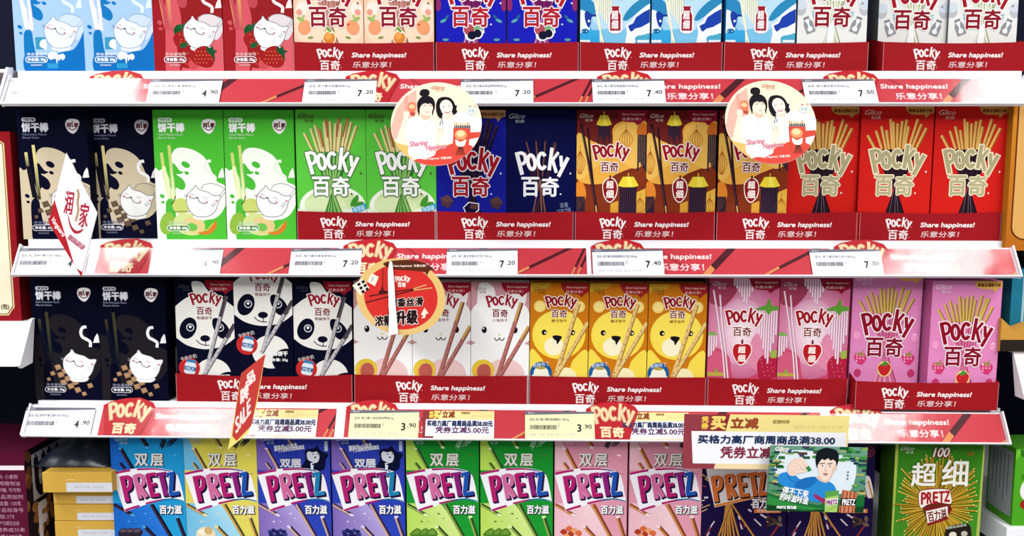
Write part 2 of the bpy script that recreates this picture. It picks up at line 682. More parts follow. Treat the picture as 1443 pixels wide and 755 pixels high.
    A.blob([(278, 100), (290, 80), (318, 74), (348, 82), (354, 104), (338, 138), (318, 154), (296, 144), (282, 124)], bo)
    A.text('润', (284, 96, 308, 120), '5a1020', bold=1.4)
    A.text('家', (326, 96, 350, 120), '5a1020', bold=1.4)
    A.stroke([(318, 88), (314, 102), (320, 120)], 6, '5a1020', smooth=True)
    A.stroke([(292, 124), (316, 134), (340, 122)], 5, '5a1020', smooth=True)
    A.part('lettering')
    wcol = {'choco': 'd8d8e2', 'dark': 'e4e4ec'}.get(kind, 'ffffff')
    A.rrect(42, 68, 118, 91, 11, wcol)
    A.text({'melon': '哈密瓜味', 'choco': '巧克力味', 'dark': '浓黑巧克力味', 'milk': '牛奶味', 'berry': '草莓味'}[kind], (50, 72, 110, 87), bg0, bold=0.5)
    A.text('饼干棒', (42, 97, 184, 145), wcol, bold=2.6)
    small = {'melon': 'd9f0d0', 'choco': '8088a8', 'dark': '9aa0b8', 'milk': 'ffffff', 'berry': 'f6d8d8'}[kind]
    A.text(eng, (42, 152, 176, 164), small)
    A.text('Biscuit Sticks', (42, 170, 132, 181), small)
    A.text('净含量指导', (76, 628, 190, 644), small)
    A.rrect(68, 648, 190, 682, 16, wcol)
    A.rrect(71, 651, 187, 679, 14, {'melon': '4a8a30', 'choco': '10122a', 'dark': '0a0c20', 'milk': '1a78b8', 'berry': '7a2030'}[kind])
    A.text('净含量: ' + wt, (80, 656, 180, 675), wcol, bold=0.8)
    A.text('使用前请看背面', (96, 690, 156, 699), small)
    return A


def bundle(A, tops, waist_y, bottoms, biscuit, bedge, coat, cedge, split, w=4.4, waist=(43, 57), H=181, alt=None):
    """a bunch of coated sticks fanned above and below a waist"""
    n = len(tops)
    nb = len(bottoms)
    for i in range(nb):
        xb = bottoms[i]
        xw = waist[0] + (waist[1] - waist[0]) * (nb - 1 - i) / (nb - 1)
        A.stroke([(xw, waist_y - 6), (xb, H)], w * 0.75, cedge, w1=w * 1.75)
        A.stroke([(xw - .4, waist_y - 6), (xb - .8, H)], w * 0.45, coat if (i % 2 or not alt) else alt, w1=w * 1.1)
    for i in sorted(range(n), key=lambda q: (q * 7) % n):
        xt, yt = tops[i]
        xw = waist[0] + (waist[1] - waist[0]) * i / (n - 1)
        f = (split - yt) / max(1, waist_y - yt)
        f = min(max(f, 0.12), 0.95)
        xs, ys = xt + (xw - xt) * f, yt + (waist_y - yt) * f
        A.stroke([(xs + .7, ys), (xw + .5, waist_y + 6)], w, cedge)
        A.stroke([(xs - .2, ys), (xw - .4, waist_y + 6)], w * .62, coat if (i % 2 or not alt) else alt)
        A.stroke([(xt + .7, yt + .6), (xs + .7, ys)], w, bedge)
        A.stroke([(xt - .2, yt), (xs - .2, ys)], w * .66, biscuit)


FAN = [(11.5, 32), (21, 26), (27, 21), (33, 26), (39.5, 17), (42.5, 12.5), (48.5, 16), (56, 19), (61, 11.5), (64, 19), (73, 11.5), (78, 17), (85, 22)]
FOOT = [30, 37, 43, 48, 54, 60, 67, 73]


def leaf(A, x, y, r, col, rot=0):
    A.ell(x, y, r, r * 0.42, col, rot, 14)


def fan_box(kind):
    A = Art(98, 181)
    if kind == 'matcha':
        A.rect(0, 0, 98, 181, '58c440', '60c846')
        A.ell(50, 135, 47, 30, 'eef4e4')
        A.ell(50, 133, 40, 23, 'c9dfa4')
        A.rect(0, 138, 98, 181, 'e6eedd')
        A.ell(40, 134, 30, 15, 'd6e6b4')
        bundle(A, FAN, 100, FOOT, 'e3d79a', '9a7a3a', '8ec06a', '2c6a2c', 58, alt='3f8a3a')
        for i in (3, 5, 8, 10):
            A.stroke([(FAN[i][0], FAN[i][1]), (FAN[i][0] - (FAN[i][0] - 50) * .3, FAN[i][1] + 26)], 2, 'b4583a')
        for x, y, r, rt in ((80, 128, 8, -60), (87, 132, 8, -20), (84, 124, 6, -80)):
            leaf(A, x, y, r, '3f8f2e', rt)
        A.poly([(77, 137), (97, 130), (97, 139), (79, 146)], '35a0c8')
        A.text('抹茶味', (79, 134, 95, 142), 'e8f6fb', rot=-14)
        lg, lo, ow = 'fbfcf8', '3f6a38', 1.1
        chars, co = 'fafcf6', '4a7444'
        mark = '5e3a2c'
    elif kind == 'red':
        A.rect(0, 0, 98, 181, 'cc201c', 'd4221c')
        tops = [(9, 39), (20, 33), (27, 27), (34, 32), (39, 17), (43, 21), (49, 23), (55, 20), (61, 18), (64, 27), (76, 17), (81, 24), (88, 29)]
        bundle(A, tops, 97, FOOT, 'e0b060', '9a5a20', '2c1a24', '120c1a', 58, w=4.6)
        for xb in (38, 52, 60):
            A.stroke([(50, 100), (xb, 181)], 0.8, '6a5a6a')
        lg, lo, ow = 'ada57c', 'f0e4c2', 1.6
        chars, co = 'b5ae86', 'f2e6c6'
        mark = 'f2d8d0'
    elif kind == 'blue':
        A.rect(0, 0, 98, 181, '141a8c', '1a1f98')
        bundle(A, FAN, 100, FOOT, '3a2430', '161030', '2c1a2e', '0c0a30', 40)
        for x, y in ((14, 128), (84, 130)):
            A.poly([(x - 9, y - 5), (x + 2, y - 10), (x + 10, y - 1), (x + 3, y + 9), (x - 7, y + 5)], '4a3038')
            A.poly([(x - 9, y - 5), (x + 2, y - 10), (x + 10, y - 1), (x - 1, y + 1)], '5c3e40')
        A.poly([(37, 136), (45, 128), (60, 130), (60, 140), (52, 147), (43, 150)], 'e6e2ec')
        A.poly([(38.5, 136), (46, 129.5), (58.5, 131), (58.5, 139), (51, 145.5), (43.5, 148)], '12103a')
        A.poly([(46, 137), (49, 131), (58, 132), (57, 139)], '5c3a34')
        lg, lo, ow = 'a81c28', 'f2ecf2', 1.5
        chars, co = 'a81c2c', 'f4eef2'
        mark = 'c8d0f0'
    elif kind == 'bitter':
        A.rect(0, 0, 98, 181, '080c3c', '0a0f48')
        tops = [(22, 62), (28, 58), (30, 50), (42, 42), (43, 55), (55, 42), (56, 50), (68, 44), (70, 54)]
        bundle(A, tops, 100, [28, 34, 42, 52, 61, 66], '5a3034', '140c28', '3c2030', '0c0a28', 70, w=2.6)
        for (x0, y0, x1) in ((29, 36, 32), (48, 30, 44), (58, 30, 56), (72, 32, 68)):
            A.stroke([(x0, y0), (x1, 80)], 1.6, '1c1434')
        for a, b in (((28, 44), (36, 70)), ((42, 44), (45, 92)), ((55, 44), (51, 92)), ((70, 46), (64, 66))):
            A.stroke([a, b], 1.5, '7a4a40')
        for xb in (30, 52, 62):
            A.stroke([(48, 96), (xb, 181)], 1.6, '8a5a4c')
        A.text('深香', (76, 129, 88, 136), '8a94b4', rot=-8)
        A.text('巧克力味', (72, 137, 92, 144), '8a94b4', rot=-12)
        lg, lo, ow = 'f4f4f6', None, 0
        chars, co = 'f2f2f6', None
        mark = 'c8ccd8'
    elif kind == 'pink':
        A.rect(0, 0, 98, 181, 'dc84b8', 'e08cc0')
        A.ell(50, 70, 46, 60, 'df86ba')
        tops = [(9, 40), (18, 33), (25, 28), (33, 32), (38, 21), (44, 24), (50, 22), (56, 20), (61, 26), (70, 20), (76, 25), (80, 24), (86, 36)]
        bundle(A, tops, 97, FOOT, 'd2b05c', '8e6a34', 'cf6a90', 'a83c6a', 58, w=4.2, alt='e8a0c0')
        for x, y in ((15, 123), (83, 123)):
            A.blob([(x - 9, y - 3), (x - 3, y - 8), (x + 6, y - 6), (x + 9, y), (x + 3, y + 9), (x - 5, y + 6)], 'd03a70')
            for q in range(7):
                A.ell(x - 5 + (q % 3) * 4.5, y - 4 + (q // 3) * 4, 1.3, 1.3, 'f0a8c4')
            A.poly([(x - 9, y - 8), (x - 2, y - 7), (x + 4, y - 12), (x + 3, y - 5), (x + 8, y - 3), (x - 2, y - 4)], '9a8a50')
        for x, y in ((8, 90), (90, 92), (12, 144), (88, 144)):
            A.ell(x, y, 5, 6, 'ee9cc6' if y < 100 else 'c43a6c')
        A.ell(50, 138, 10.5, 11.5, 'f0cf90')
        A.blob([(41, 135), (50, 129), (59, 134), (56, 144), (50, 148), (44, 144)], 'c8282c')
        A.poly([(43, 132), (50, 134), (57, 130), (52, 128), (50, 125), (48, 129)], '4a8a34')
        lg, lo, ow = '8e1228', 'f6eaf0', 1.5
        chars, co = '84142c', 'f4e8ee'
        mark = 'f4dcec'
    elif kind == 'peach':
        A.rect(0, 0, 98, 181, 'f0bfa0', 'f3ccae')
        A.ell(50, 110, 50, 50, 'f6d6bc')
        for x in (12, 88):
            A.ell(x, 95, 8, 9, 'f8e4d8')
        bundle(A, FAN, 97, [28, 36, 42, 56, 62, 72], 'e8c088', 'b07a50', 'c48a80', '8a5048', 50, w=4.4)
        for x, d in ((15, 1), (83, -1)):
            A.ell(x, 121, 9, 10.5, 'eb9c6e', 20 * d)
            leaf(A, x - 5 * d, 110, 6, '9cb45e', 30 * d)
            leaf(A, x - 2 * d, 107, 4, 'a8bc6a', -60 * d)
            A.ell(x - 7 * d, 100, 4, 4, 'e89a8a')
        leaf(A, 23, 135, 4, '7c9a54', -10)
        leaf(A, 76, 135, 4, '7c9a54', 10)
        A.ell(49.5, 135, 10, 10.5, 'fbe6c4')
        A.ell(49.5, 135.5, 8.3, 8.5, 'd9853c')
        A.ell(48, 133, 5, 4.5, 'e8a050')
        leaf(A, 49, 124, 7, 'f6ecd0', 45)
        leaf(A, 49, 124, 5, '6a9a44', 45)
        lg, lo, ow = 'a51826', 'faf0ea', 1.6
        chars, co = '8c1a2c', 'fbf3ee'
        mark = 'a51826'
    elif kind == 'berryblue':
        A.rect(0, 0, 98, 181, '1216a8', '1c1fb8')
        bundle(A, FAN, 97, [28, 36, 43, 52, 60, 70], 'c8a070', '7a4a50', '7a1c5c', '4a1050', 50, w=4.4, alt='c890c8')
        for xb in (30, 40, 54, 64):
            A.stroke([(50, 100), (xb, 181)], 0.9, 'c890d0')
        for x, d in ((10, 1), (88, -1)):
            leaf(A, x, 112, 5, '5aa0a8', -25 * d)
            leaf(A, x + 5 * d, 107, 4, '28688a', -50 * d)
            leaf(A, x + 3 * d, 138, 4.5, '5c98a0', 0)
            A.ell(x - 7 * d, 90, 4, 9, '8a2a68')
        A.ell(73, 106, 2.4, 2.4, '4a5ae0')
        A.ell(47, 124, 9.5, 9.5, 'f4ecf4')
        A.ell(49, 132, 9, 8, 'f4ecf4')
        A.ell(58, 129, 8, 8, 'f4ecf4')
        A.poly([(55, 120), (66, 118), (68, 128), (60, 134)], 'f4ecf4')
        A.ell(46, 124, 7.5, 7.5, 'b04a58')
        A.ell(57, 121.5, 5, 4, '7cae7a', -20)
        A.ell(50, 132, 6.2, 5.8, '14162e')
        A.ell(58, 129.5, 5.6, 5.6, '14162e')
        A.poly([(58, 120), (66, 119.5), (66, 127), (62, 124)], '86b88c')
        lg, lo, ow = 'b3202c', 'f4ecf2', 1.6
        chars, co = 'b02030', 'f6eef2'
        mark = 'd8d8f4'
    else:                                  # milk white
        A.rect(0, 0, 98, 181, 'dcdedc', 'eaeae6')
        for x in (4, 94):
            A.ell(x, 95, 8, 10, 'b8bcc2')
            A.ell(x, 90, 9, 7, 'cdd6e2')
        bundle(A, FAN, 97, [28, 36, 42, 50, 58, 70], 'd8cfa0', '948c60', 'dfe3d0', '8f9a70', 50, w=4.6)
        A.blob([(42, 150), (44, 122), (50, 113), (52, 130), (47, 152)], 'f2f2f2')
        for x, d in ((16, 1), (83, -1)):
            q = lambda u, v: (x + (u * math.cos(.38 * d) + v * math.sin(.38 * d)), 118 + (-u * math.sin(.38 * d) + v * math.cos(.38 * d)))
            A.poly([q(-4, -12), q(4, -12), q(4, -9), q(-4, -9)], '7a7e84')
            A.poly([q(-3, -9), q(3, -9), q(6.5, -3), q(6.5, 11), q(-6.5, 11), q(-6.5, -3)], '8e9298')
            A.blob([q(-3, -8), q(3, -8), q(1, 0), q(4, 6), q(0, 9), q(-4, 6), q(-1, 0)], 'ecedee', 4)
            A.stroke([(x + 5 * d, 103), (x + 8 * d, 106), (x + 6 * d, 107)], 1.6, '5aa8cc')
            A.stroke([(x + 4 * d, 100), (x + 9 * d, 101)], 1.2, '5aa8cc')
        lg, lo, ow = 'a11626', 'faf6f2', 1.6
        chars, co = '8c1626', 'f8f4f2'
        mark = '9a8a80'
    A.part('brand_logo')
    A.pocky((11, 52, 89, 92.5), lg, lo, ow, weight=.94)
    A.part('lettering')
    baiqi(A, (22, 93.5, 74, 120), chars, co, 1.3, bold=0.75)
    A.ell(90.5, 88, 1.4, 1.4, mark, n=10)
    A.ell(77, 117, 1.3, 1.3, mark, n=10)
    glico(A, 4, 5, 26, mark if kind != 'red' else 'f0c8c0')
    if kind in ('red', 'blue', 'pink', 'peach', 'white'):
        A.part('badge_print')
        gc = {'red': 'c8924a', 'blue': 'c09058', 'pink': 'e8b45c', 'peach': 'e8b45c', 'white': 'd8b870'}[kind]
        A.poly(spline([(58, 0), (61, 7), (68, 11), (84, 11.5)], False, 4) + [(87, 16), (91, 11), (97, 9), (97, 0)], gc)
        A.text('醇香丝滑新升级', (63, 3.4, 95, 8.2), '6a3418', bold=0.2)
    return A


def thin_logo(A, box, chars_box):
    A.part('brand_logo')
    A.pocky(box, '9e1428', 'fbf4ee', 1.25 * A.k, weight=0.95)
    A.part('lettering')
    x0, y0, x1, y1 = chars_box
    baiqi(A, chars_box, '7c2430', 'fbf2ec', 1.2 * A.k, bold=0.32 * A.k)


def thin_box(kind):
    A = Art(98, 181)
    if kind == 'pumpkin':
        A.frame(10, 45, 5.035)
        A.rect(10, 40, 520, 960, '6a1a20', '8c3c1a')
        A.blob([(10, 215), (120, 260), (260, 300), (262, 180), (310, 130), (420, 110), (510, 150), (520, 420), (400, 450), (280, 500), (200, 560), (10, 520)], 'eeb048')
        A.blob([(10, 222), (110, 265), (200, 300), (200, 400), (120, 460), (60, 520), (10, 500)], 'f2c25c')
        A.blob([(270, 300), (290, 170), (400, 130), (480, 200), (470, 420), (380, 440)], 'f2c05c')
        A.blob([(10, 560), (60, 560), (80, 640), (50, 720), (10, 740)], 'ea8c30')
        A.blob([(170, 740), (250, 660), (310, 520), (420, 470), (500, 430), (510, 580), (460, 600), (300, 960), (150, 960)], '84341a')
        A.poly([(440, 620), (505, 590), (505, 960), (420, 960)], 'e8b848')
        A.poly([(255, 700), (310, 680), (310, 960), (250, 960)], 'dca03c')
        for cx, cy, rx, ry in ((358, 245, 42, 66), (35, 410, 32, 82), (465, 720, 36, 60)):
            for d in (-1, -.6, -.2, .2, .6, 1):
                A.stroke([(cx, cy - ry), (cx + rx * d, cy - ry * .2), (cx + rx * d, cy + ry * .3), (cx + rx * .3 * d, cy + ry)], 4, 'b8622a', smooth=True)
            A.stroke([(cx, cy - ry - 36), (cx, cy - ry)], 3, 'a05a28')
        A.blob([(440, 160), (470, 130), (505, 150), (505, 215), (438, 215)], 'd07028')

        def lamp(x0, x1, yt, yb, stripes, cap=True):
            for i in range(stripes):
                a = x0 + (x1 - x0) * i / stripes
                b = x0 + (x1 - x0) * (i + 0.86) / stripes
                e = yb - (20 * ((i * 3) % 4))
                A.rect(a, yt, b, e, '1c1226', '241c34')
                A.rect(a + (b - a) * .2, yt, a + (b - a) * .42, e - 2, '4a4258')
            if cap:
                m = (x0 + x1) / 2
                w = (x1 - x0) / 2
                A.rect(m - 4, yt - 96, m + 4, yt - 60, 'd8b82c')
                A.poly([(m - w * .62, yt - 70), (m + w * .62, yt - 70), (m + w * 1.22, yt - 6), (m + w * .6, yt + 4), (m - w * .6, yt + 4), (m - w * 1.22, yt - 6)], 'f0d83c')
                A.poly([(m - w * .2, yt - 70), (m + w * .3, yt - 70), (m + w * .5, yt), (m - w * .1, yt)], 'f8e85c')
        lamp(158, 246, 150, 285, 8)
        lamp(440, 505, 215, 470, 5, False)
        lamp(10, 72, 650, 960, 6, False)
        lamp(318, 440, 580, 960, 9)
        A.stroke([(40, 140), (90, 380), (160, 760), (190, 960)], 17, '22121e')
        A.stroke([(88, 165), (110, 400), (150, 740), (165, 960)], 14, '2c1824')
        A.stroke([(44, 170), (92, 400), (150, 720)], 3, '6a4a50')
        A.stroke([(150, 715), (160, 790)], 10, 'd8a46a')
        thin_logo(A, (112, 268, 388, 402), (182, 410, 306, 474))
        A.part('badge_print')
        A.blob([(195, 570), (215, 530), (250, 515), (285, 530), (304, 575), (298, 640), (272, 680), (248, 694), (224, 680), (202, 640)], 'f8ecdc')
        A.blob([(201, 574), (219, 537), (250, 522), (281, 537), (298, 577), (292, 636), (268, 674), (248, 686), (228, 674), (208, 636)], '8e1820')
        A.rect(245, 500, 256, 526, '5a1018')
        A.text('超', (224, 540, 274, 592), 'fbeee6', bold=2.2)
        A.text('细', (224, 604, 274, 660), 'fbeee6', bold=2.2)
        tc = 'f0d8c8'
    elif kind == 'straw':
        A.frame(38, 38, 5.035)
        A.rect(0, 0, 540, 960, 'c86a90', 'c83a60')
        A.radial(275, 410, 270, 350, 'e8b4cc', 'c86a90')
        A.radial(275, 420, 175, 240, 'f8edf3', 'dd9cba')
        A.blob([(38, 30), (200, 30), (230, 130), (140, 240), (90, 230), (38, 200)], '9c3a56')
        A.blob([(38, 610), (100, 540), (190, 600), (220, 740), (300, 800), (420, 700), (530, 560), (530, 960), (38, 960)], 'cb486c')
        A.blob([(38, 640), (100, 560), (160, 620), (180, 760), (38, 760)], 'd05a7c')
        A.blob([(350, 470), (420, 430), (430, 600), (400, 690), (330, 640)], 'dd8aa8')
        for i in range(16):
            A.ell(360 + (i * 37) % 70, 470 + (i * 53) % 200, 3, 3, 'c86a88')
        A.blob([(395, 640), (430, 590), (480, 600), (530, 600), (530, 740), (420, 760), (398, 700)], 'b02040')
        for i in range(12):
            A.ell(420 + (i * 41) % 100, 620 + (i * 29) % 120, 4, 3, 'e08898')

        def hang(x0, n, yt, ye, dx=18):
            for i in range(n):
                x = x0 + i * dx
                A.rect(x, yt, x + dx * .62, ye[i % len(ye)], 'e6cdd8', 'efdce6')
                A.rect(x + dx * .62, yt, x + dx * .8, ye[i % len(ye)], 'b87a94')
        hang(206, 9, 38, [90, 110, 135, 170, 205, 215, 170, 130, 110])
        hang(392, 8, 265, [440, 470, 540, 610, 645, 560, 500, 440], 17)
        hang(40, 4, 445, [600, 590, 560, 530], 17)
        A.blob([(362, 262), (400, 240), (440, 225), (452, 190), (470, 190), (474, 225), (528, 240), (528, 260), (480, 270), (460, 296), (430, 266)], '5a9a34')
        A.blob([(38, 430), (64, 420), (104, 442), (38, 446)], '7aa850')
        A.poly([(90, 690), (112, 690), (112, 730), (88, 730)], '8aa040')
        A.poly([(40, 712), (160, 716), (160, 740), (40, 740)], 'b8a848')
        A.poly([(480, 560), (528, 545), (528, 605), (490, 610)], '9ab04c')
        A.stroke([(66, 125), (100, 300), (150, 600), (190, 960)], 14, 'b07890')
        A.stroke([(64, 125), (98, 300), (148, 600), (186, 960)], 9, 'f0dce4')
        A.stroke([(112, 155), (130, 330), (170, 600), (215, 960)], 14, 'b07890')
        A.stroke([(110, 155), (128, 330), (168, 600), (212, 960)], 9, 'f0dce4')
        thin_logo(A, (145, 246, 422, 382), (212, 388, 340, 450))
        A.part('badge_print')
        A.blob([(208, 560), (220, 510), (250, 500), (280, 506), (312, 500), (344, 515), (352, 560), (330, 610), (300, 650), (275, 664), (250, 648), (222, 606)], 'fbe8ea')
        A.blob([(215, 560), (226, 516), (252, 507), (280, 512), (310, 507), (338, 520), (345, 560), (324, 606), (297, 642), (275, 655), (253, 642), (229, 604)], 'b81c24')
        A.rect(275, 475, 287, 508, '6a1c24')
        A.text('超', (254, 525, 304, 572), 'fbeee6', bold=2.2)
        A.text('细', (254, 585, 304, 635), 'fbeee6', bold=2.2)
        tc = 'f0c8d0'
    else:                                   # milk-blue thin sticks
        A.frame(28, -556.6, 6.871)          # crop of the bottom half: the sheet's top is 81 px above it
        A.rect(0, -600, 720, 760, '4aa6d4', '35a0d6')
        A.ell(400, 100, 330, 320, '9accea')
        A.ell(360, 80, 240, 250, 'b9dcf0')
        A.blob([(20, 30), (110, 10), (170, 60), (190, 120), (140, 160), (80, 130), (20, 125)], '2b86bc')
        A.blob([(440, 200), (480, 120), (560, 40), (640, 0), (700, 0), (700, 120), (560, 160), (480, 210)], '2a88b8')
        A.rect(20, 300, 700, 420, '3aa6dc', '30a0d8')
        A.blob([(250, 420), (230, 330), (260, 290), (440, 300), (470, 260), (480, 420)], '7ac0e4')
        # cow's face
        A.blob([(20, 126), (70, 122), (90, 160), (110, 240), (118, 300), (80, 300), (20, 320)], 'e9eef4')
        A.blob([(72, 135), (100, 125), (140, 150), (185, 150), (190, 172), (140, 178), (130, 240), (110, 276), (90, 250), (72, 190)], '1a3c9c')
        A.ell(111, 215, 11, 12, 'f2f6fa')
        A.ell(75, 310, 38, 24, '1a6aa0')
        A.ell(50, 312, 5, 5, 'e8f0f6')
        A.ell(90, 312, 5, 5, 'e8f0f6')
        # hanging sticks
        for i in range(7):
            A.rect(196 + i * 20, -560, 211 + i * 20, 120 + i * 30, 'e6e6cc', 'efeed8')
            A.rect(211 + i * 20, -560, 215 + i * 20, 120 + i * 30, 'a0b4b0')
        A.stroke([(90, -500), (170, 40), (210, 260), (260, 430)], 22, '6a9cb0')
        A.stroke([(88, -500), (168, 40), (208, 260), (256, 430)], 16, 'f2f1dc')
        A.stroke([(150, -500), (190, 100), (222, 300), (228, 430)], 16, 'eceacc')
        # bottle of milk
        A.blob([(470, 250), (520, 220), (545, 170), (600, 120), (690, 55), (700, 80), (700, 340), (600, 350), (560, 380), (570, 430), (470, 430), (480, 330)], 'eef2f4')
        A.poly([(492, 258), (540, 236), (566, 180), (640, 130), (700, 100), (700, 228), (620, 272), (560, 286), (526, 316), (506, 300)], '1c40a8')
        A.stroke([(495, 262), (520, 310)], 10, '163488')
        A.blob([(570, 400), (590, 360), (660, 340), (700, 335), (700, 440), (570, 430)], '4aa8c8')
        for x in list(range(34, 130, 14)) + list(range(590, 700, 14)):
            A.ell(x, 406, 8, 14, 'e8f2f6')
        thin_logo(A, (150, -150, 560, -30), (272, -80, 440, 10))
        A.part('badge_print')
        A.blob([(306, 160), (322, 125), (328, 76), (406, 76), (412, 125), (430, 160), (428, 316), (306, 316)], 'f4eef2', 3)
        A.poly([(316, 160), (332, 128), (336, 84), (398, 84), (402, 128), (418, 160), (418, 306), (316, 306)], '9c1c2c')
        A.rect(330, 76, 404, 92, '9c1c2c')
        A.text('超', (332, 118, 392, 198), 'fbeff0', bold=3)
        A.text('细', (332, 208, 392, 288), 'fbeff0', bold=3)
        A.frame()
        A.part('lettering')
        glico(A, 4, 6, 24, 'f4f8fc')
        return A
    A.frame()
    A.part('lettering')
    glico(A, 4, 5, 22, tc)
    A.part('badge_print')
    share_flag(A, 98, '8c1830')
    return A


def stick_pair(A, p, coat, edge, tip=None, tipf=0.3, w=4.0):
    """two coated sticks crossing low: p = [(top), (bottom)] twice"""
    for (x0, y0), (x1, y1) in p:
        A.stroke([(x0 + .9, y0), (x1 + .9, y1)], w + 1.4, edge)
        A.stroke([(x0, y0), (x1, y1)], w, coat)
        if tip:
            xm, ym = x0 + (x1 - x0) * tipf, y0 + (y1 - y0) * tipf
            A.stroke([(x0, y0), (xm, ym)], w, tip)
            A.stroke([(x0 + w * .4, y0), (xm + w * .4, ym)], 1, edge)
        for i in range(9):
            t = tipf + (1 - tipf) * (i + .5) / 9
            A.ell(x0 + (x1 - x0) * t + (1.2 if i % 2 else -1), y0 + (y1 - y0) * t, 0.7, 1.1, edge, n=8)


def animal_box(kind):
    A = Art(82, 172)
    if kind == 'panda':
        A.rect(0, 0, 82, 172, '06081c', '0a0c26')
        A.blob([(24, 3), (38, 3), (46, 14), (58, 26), (38, 30), (28, 22)], 'e6e6de')
        hp = [(0, 37), (14, 26), (30, 19), (50, 19), (68, 27), (82, 37), (82, 82), (66, 93), (41, 98), (16, 93), (0, 82)]
        A.poly(spline(hp[:6], False, 5) + spline(hp[6:], False, 5), 'eceae4')
        A.ell(17, 68, 11.5, 16, '0a0c22', 24)
        A.blob([(52, 55), (60, 54), (72, 64), (77, 78), (70, 83), (60, 80), (52, 66)], '0a0c22')
        for x in (20, 62):
            A.ell(x, 67, 5.6, 5.6, 'dfe0e4')
            A.ell(x, 67, 4.4, 4.4, '10142c')
            A.ell(x, 66, 2, 2, 'f2f2f4')
        A.ell(40.5, 82.5, 7, 4.6, '0a0c22')
        A.stroke([(41, 85), (41, 92)], 1.2, '101226')
        A.stroke([(28, 85), (33, 90), (41, 92.4), (46, 92)], 1.3, '101226', smooth=True)
        A.ell(50, 135, 26, 24, 'e8e7e2')
        A.ell(74, 148, 22, 18, '080a20')
        stick_pair(A, [((71, 22), (38, 135)), ((82, 62), (36, 137))], 'bdb9bc', '55525c', '4a4048', .26, 4.4)
        A.ell(17, 125, 15, 14.5, 'c22a28')
        A.text('牛奶牛奶', (5, 107, 28, 113), 'e9dcd8', rot=-14)
        A.rrect(13, 113, 27, 119, 2, '3a7eae', 12)
        A.rrect(10, 117, 26, 134, 4, 'dce6ee', 10)
        A.rrect(10, 123, 26, 129, 1, '2a6c9c', 10)
        A.text('MILK', (12, 124, 24, 128.4), 'e8f0f6', rot=8)
        A.text('装饰饼干', (46, 134, 74, 141), 'eeeeee', bold=.35)
        A.text('净含量: 35g', (46, 144, 74, 149), 'e8e8e8', bold=.2)
        logo, lo, chars, nm, flag = '96182c', 'f4eeea', '7c2430', '熊猫饼干', '94182a'
    elif kind == 'rabbit':
        A.rect(0, 0, 82, 172, 'c8909a', 'd0a0a4')
        A.blob([(12, 2), (22, 0), (32, 8), (34, 24), (28, 44), (10, 40), (9, 16)], 'f0eceb')
        A.blob([(46, 30), (60, 14), (72, 8), (78, 16), (70, 40)], 'f0eceb')
        hp = [(0, 40), (8, 30), (26, 20), (56, 20), (76, 32), (82, 44), (82, 172), (0, 172)]
        A.poly(spline(hp[:6], False, 5) + hp[6:], 'f2f1f0')
        for x in (18.5, 62):
            A.ell(x, 67, 3.6, 4.8, '16141c')
            A.ell(x - 1, 65, 1.1, 1.5, 'eeeeee')
        A.stroke([(33, 78), (35, 81.5), (38, 81.5), (40, 78.5), (42, 81.5), (45, 81.5), (47, 78)], 1.4, '3a343c', smooth=True)
        A.ell(40, 74, 2.2, 1.4, 'e2dc8a')
        for x in (0, 82):
            A.poly([(x - 7, 86), (x, 82), (x + 7, 86), (x, 89)], 'c89a9e')
        A.ell(48, 132, 28, 24, 'eac6c4')
        stick_pair(A, [((70, 28), (36, 137)), ((81, 62), (38, 138))], 'b4726c', '84463e', 'cba25c', .24, 4.6)
        A.ell(17, 125, 16, 15.5, 'e2c23e')
        A.ell(18, 127, 11.5, 11, 'e8a050')
        A.blob([(9, 126), (14, 117), (24, 117), (28, 127), (24, 136), (12, 136)], 'b85a50')
        logo, lo, chars, nm, flag = '9a1a30', 'f2ecec', '84303c', '小兔饼干', '98182e'
    else:
        A.rect(0, 0, 82, 172, 'c47414', 'd07a14')
        A.blob([(0, 0), (28, 0), (22, 8), (10, 10), (0, 12)], 'c89a30')
        for x in (13.5, 68.5):
            A.ell(x, 33, 8.4, 8.4, 'f0d070')
            A.ell(x, 33, 6, 6, 'f4dc8a')
        A.ell(40.5, 73, 37.5, 35, 'f3d94e')
        A.ell(40.5, 66, 34, 28, 'f5dd58')
        A.ell(34, 90, 14, 13, 'f6eeca')
        A.ell(20, 70, 3.6, 4, '1c1618')
        A.ell(60, 70, 3.6, 4, '1c1618')
        for x in (21.4, 61.2):
            A.ell(x, 70.5, 1.2, 1.5, 'f4f0e0')
        A.blob([(32, 75), (38, 74), (45, 76), (42, 82), (38.5, 87), (37, 82), (33, 79)], '16121a')
        A.blob([(0, 98), (14, 104), (22, 122), (22, 172), (0, 172)], 'f2d850')
        A.blob([(82, 98), (64, 106), (56, 124), (44, 172), (82, 172)], 'f2d850')
        A.ell(52, 140, 16, 20, 'f2eab8')
        stick_pair(A, [((67, 29), (36, 132)), ((81, 55), (35, 136))], 'e2c07c', 'a0742c', None, .1, 4.6)
        for i in range(10):
            t = (i + .5) / 10
            A.ell(66 - 29 * t + (i % 3 - 1), 32 + 100 * t, .5, 1.1, '4a4030', n=8)
        A.ell(16, 128, 15.5, 16, '1c5a94')
        A.text('焦糖布丁', (4, 113, 28, 119), 'dce8f2', rot=-8)
        A.ell(16, 133, 13, 5, 'e8eef2')
        A.blob([(7, 132), (9, 121), (23, 121), (26, 132)], 'f0ecda', 4)
        A.ell(16, 121, 7, 2.2, 'b09a4a')
        logo, lo, chars, nm, flag = '8e1226', 'f6eada', '7c2a2c', '狮子饼干', 'a02424'
    A.part('brand_logo')
    A.pocky((19, 15.5, 66, 36.5), logo, lo, 1.1, weight=.95)
    A.part('lettering')
    baiqi(A, (30, 38, 51.5, 48.5), chars, lo if kind != 'rabbit' else None, .7, bold=.25)
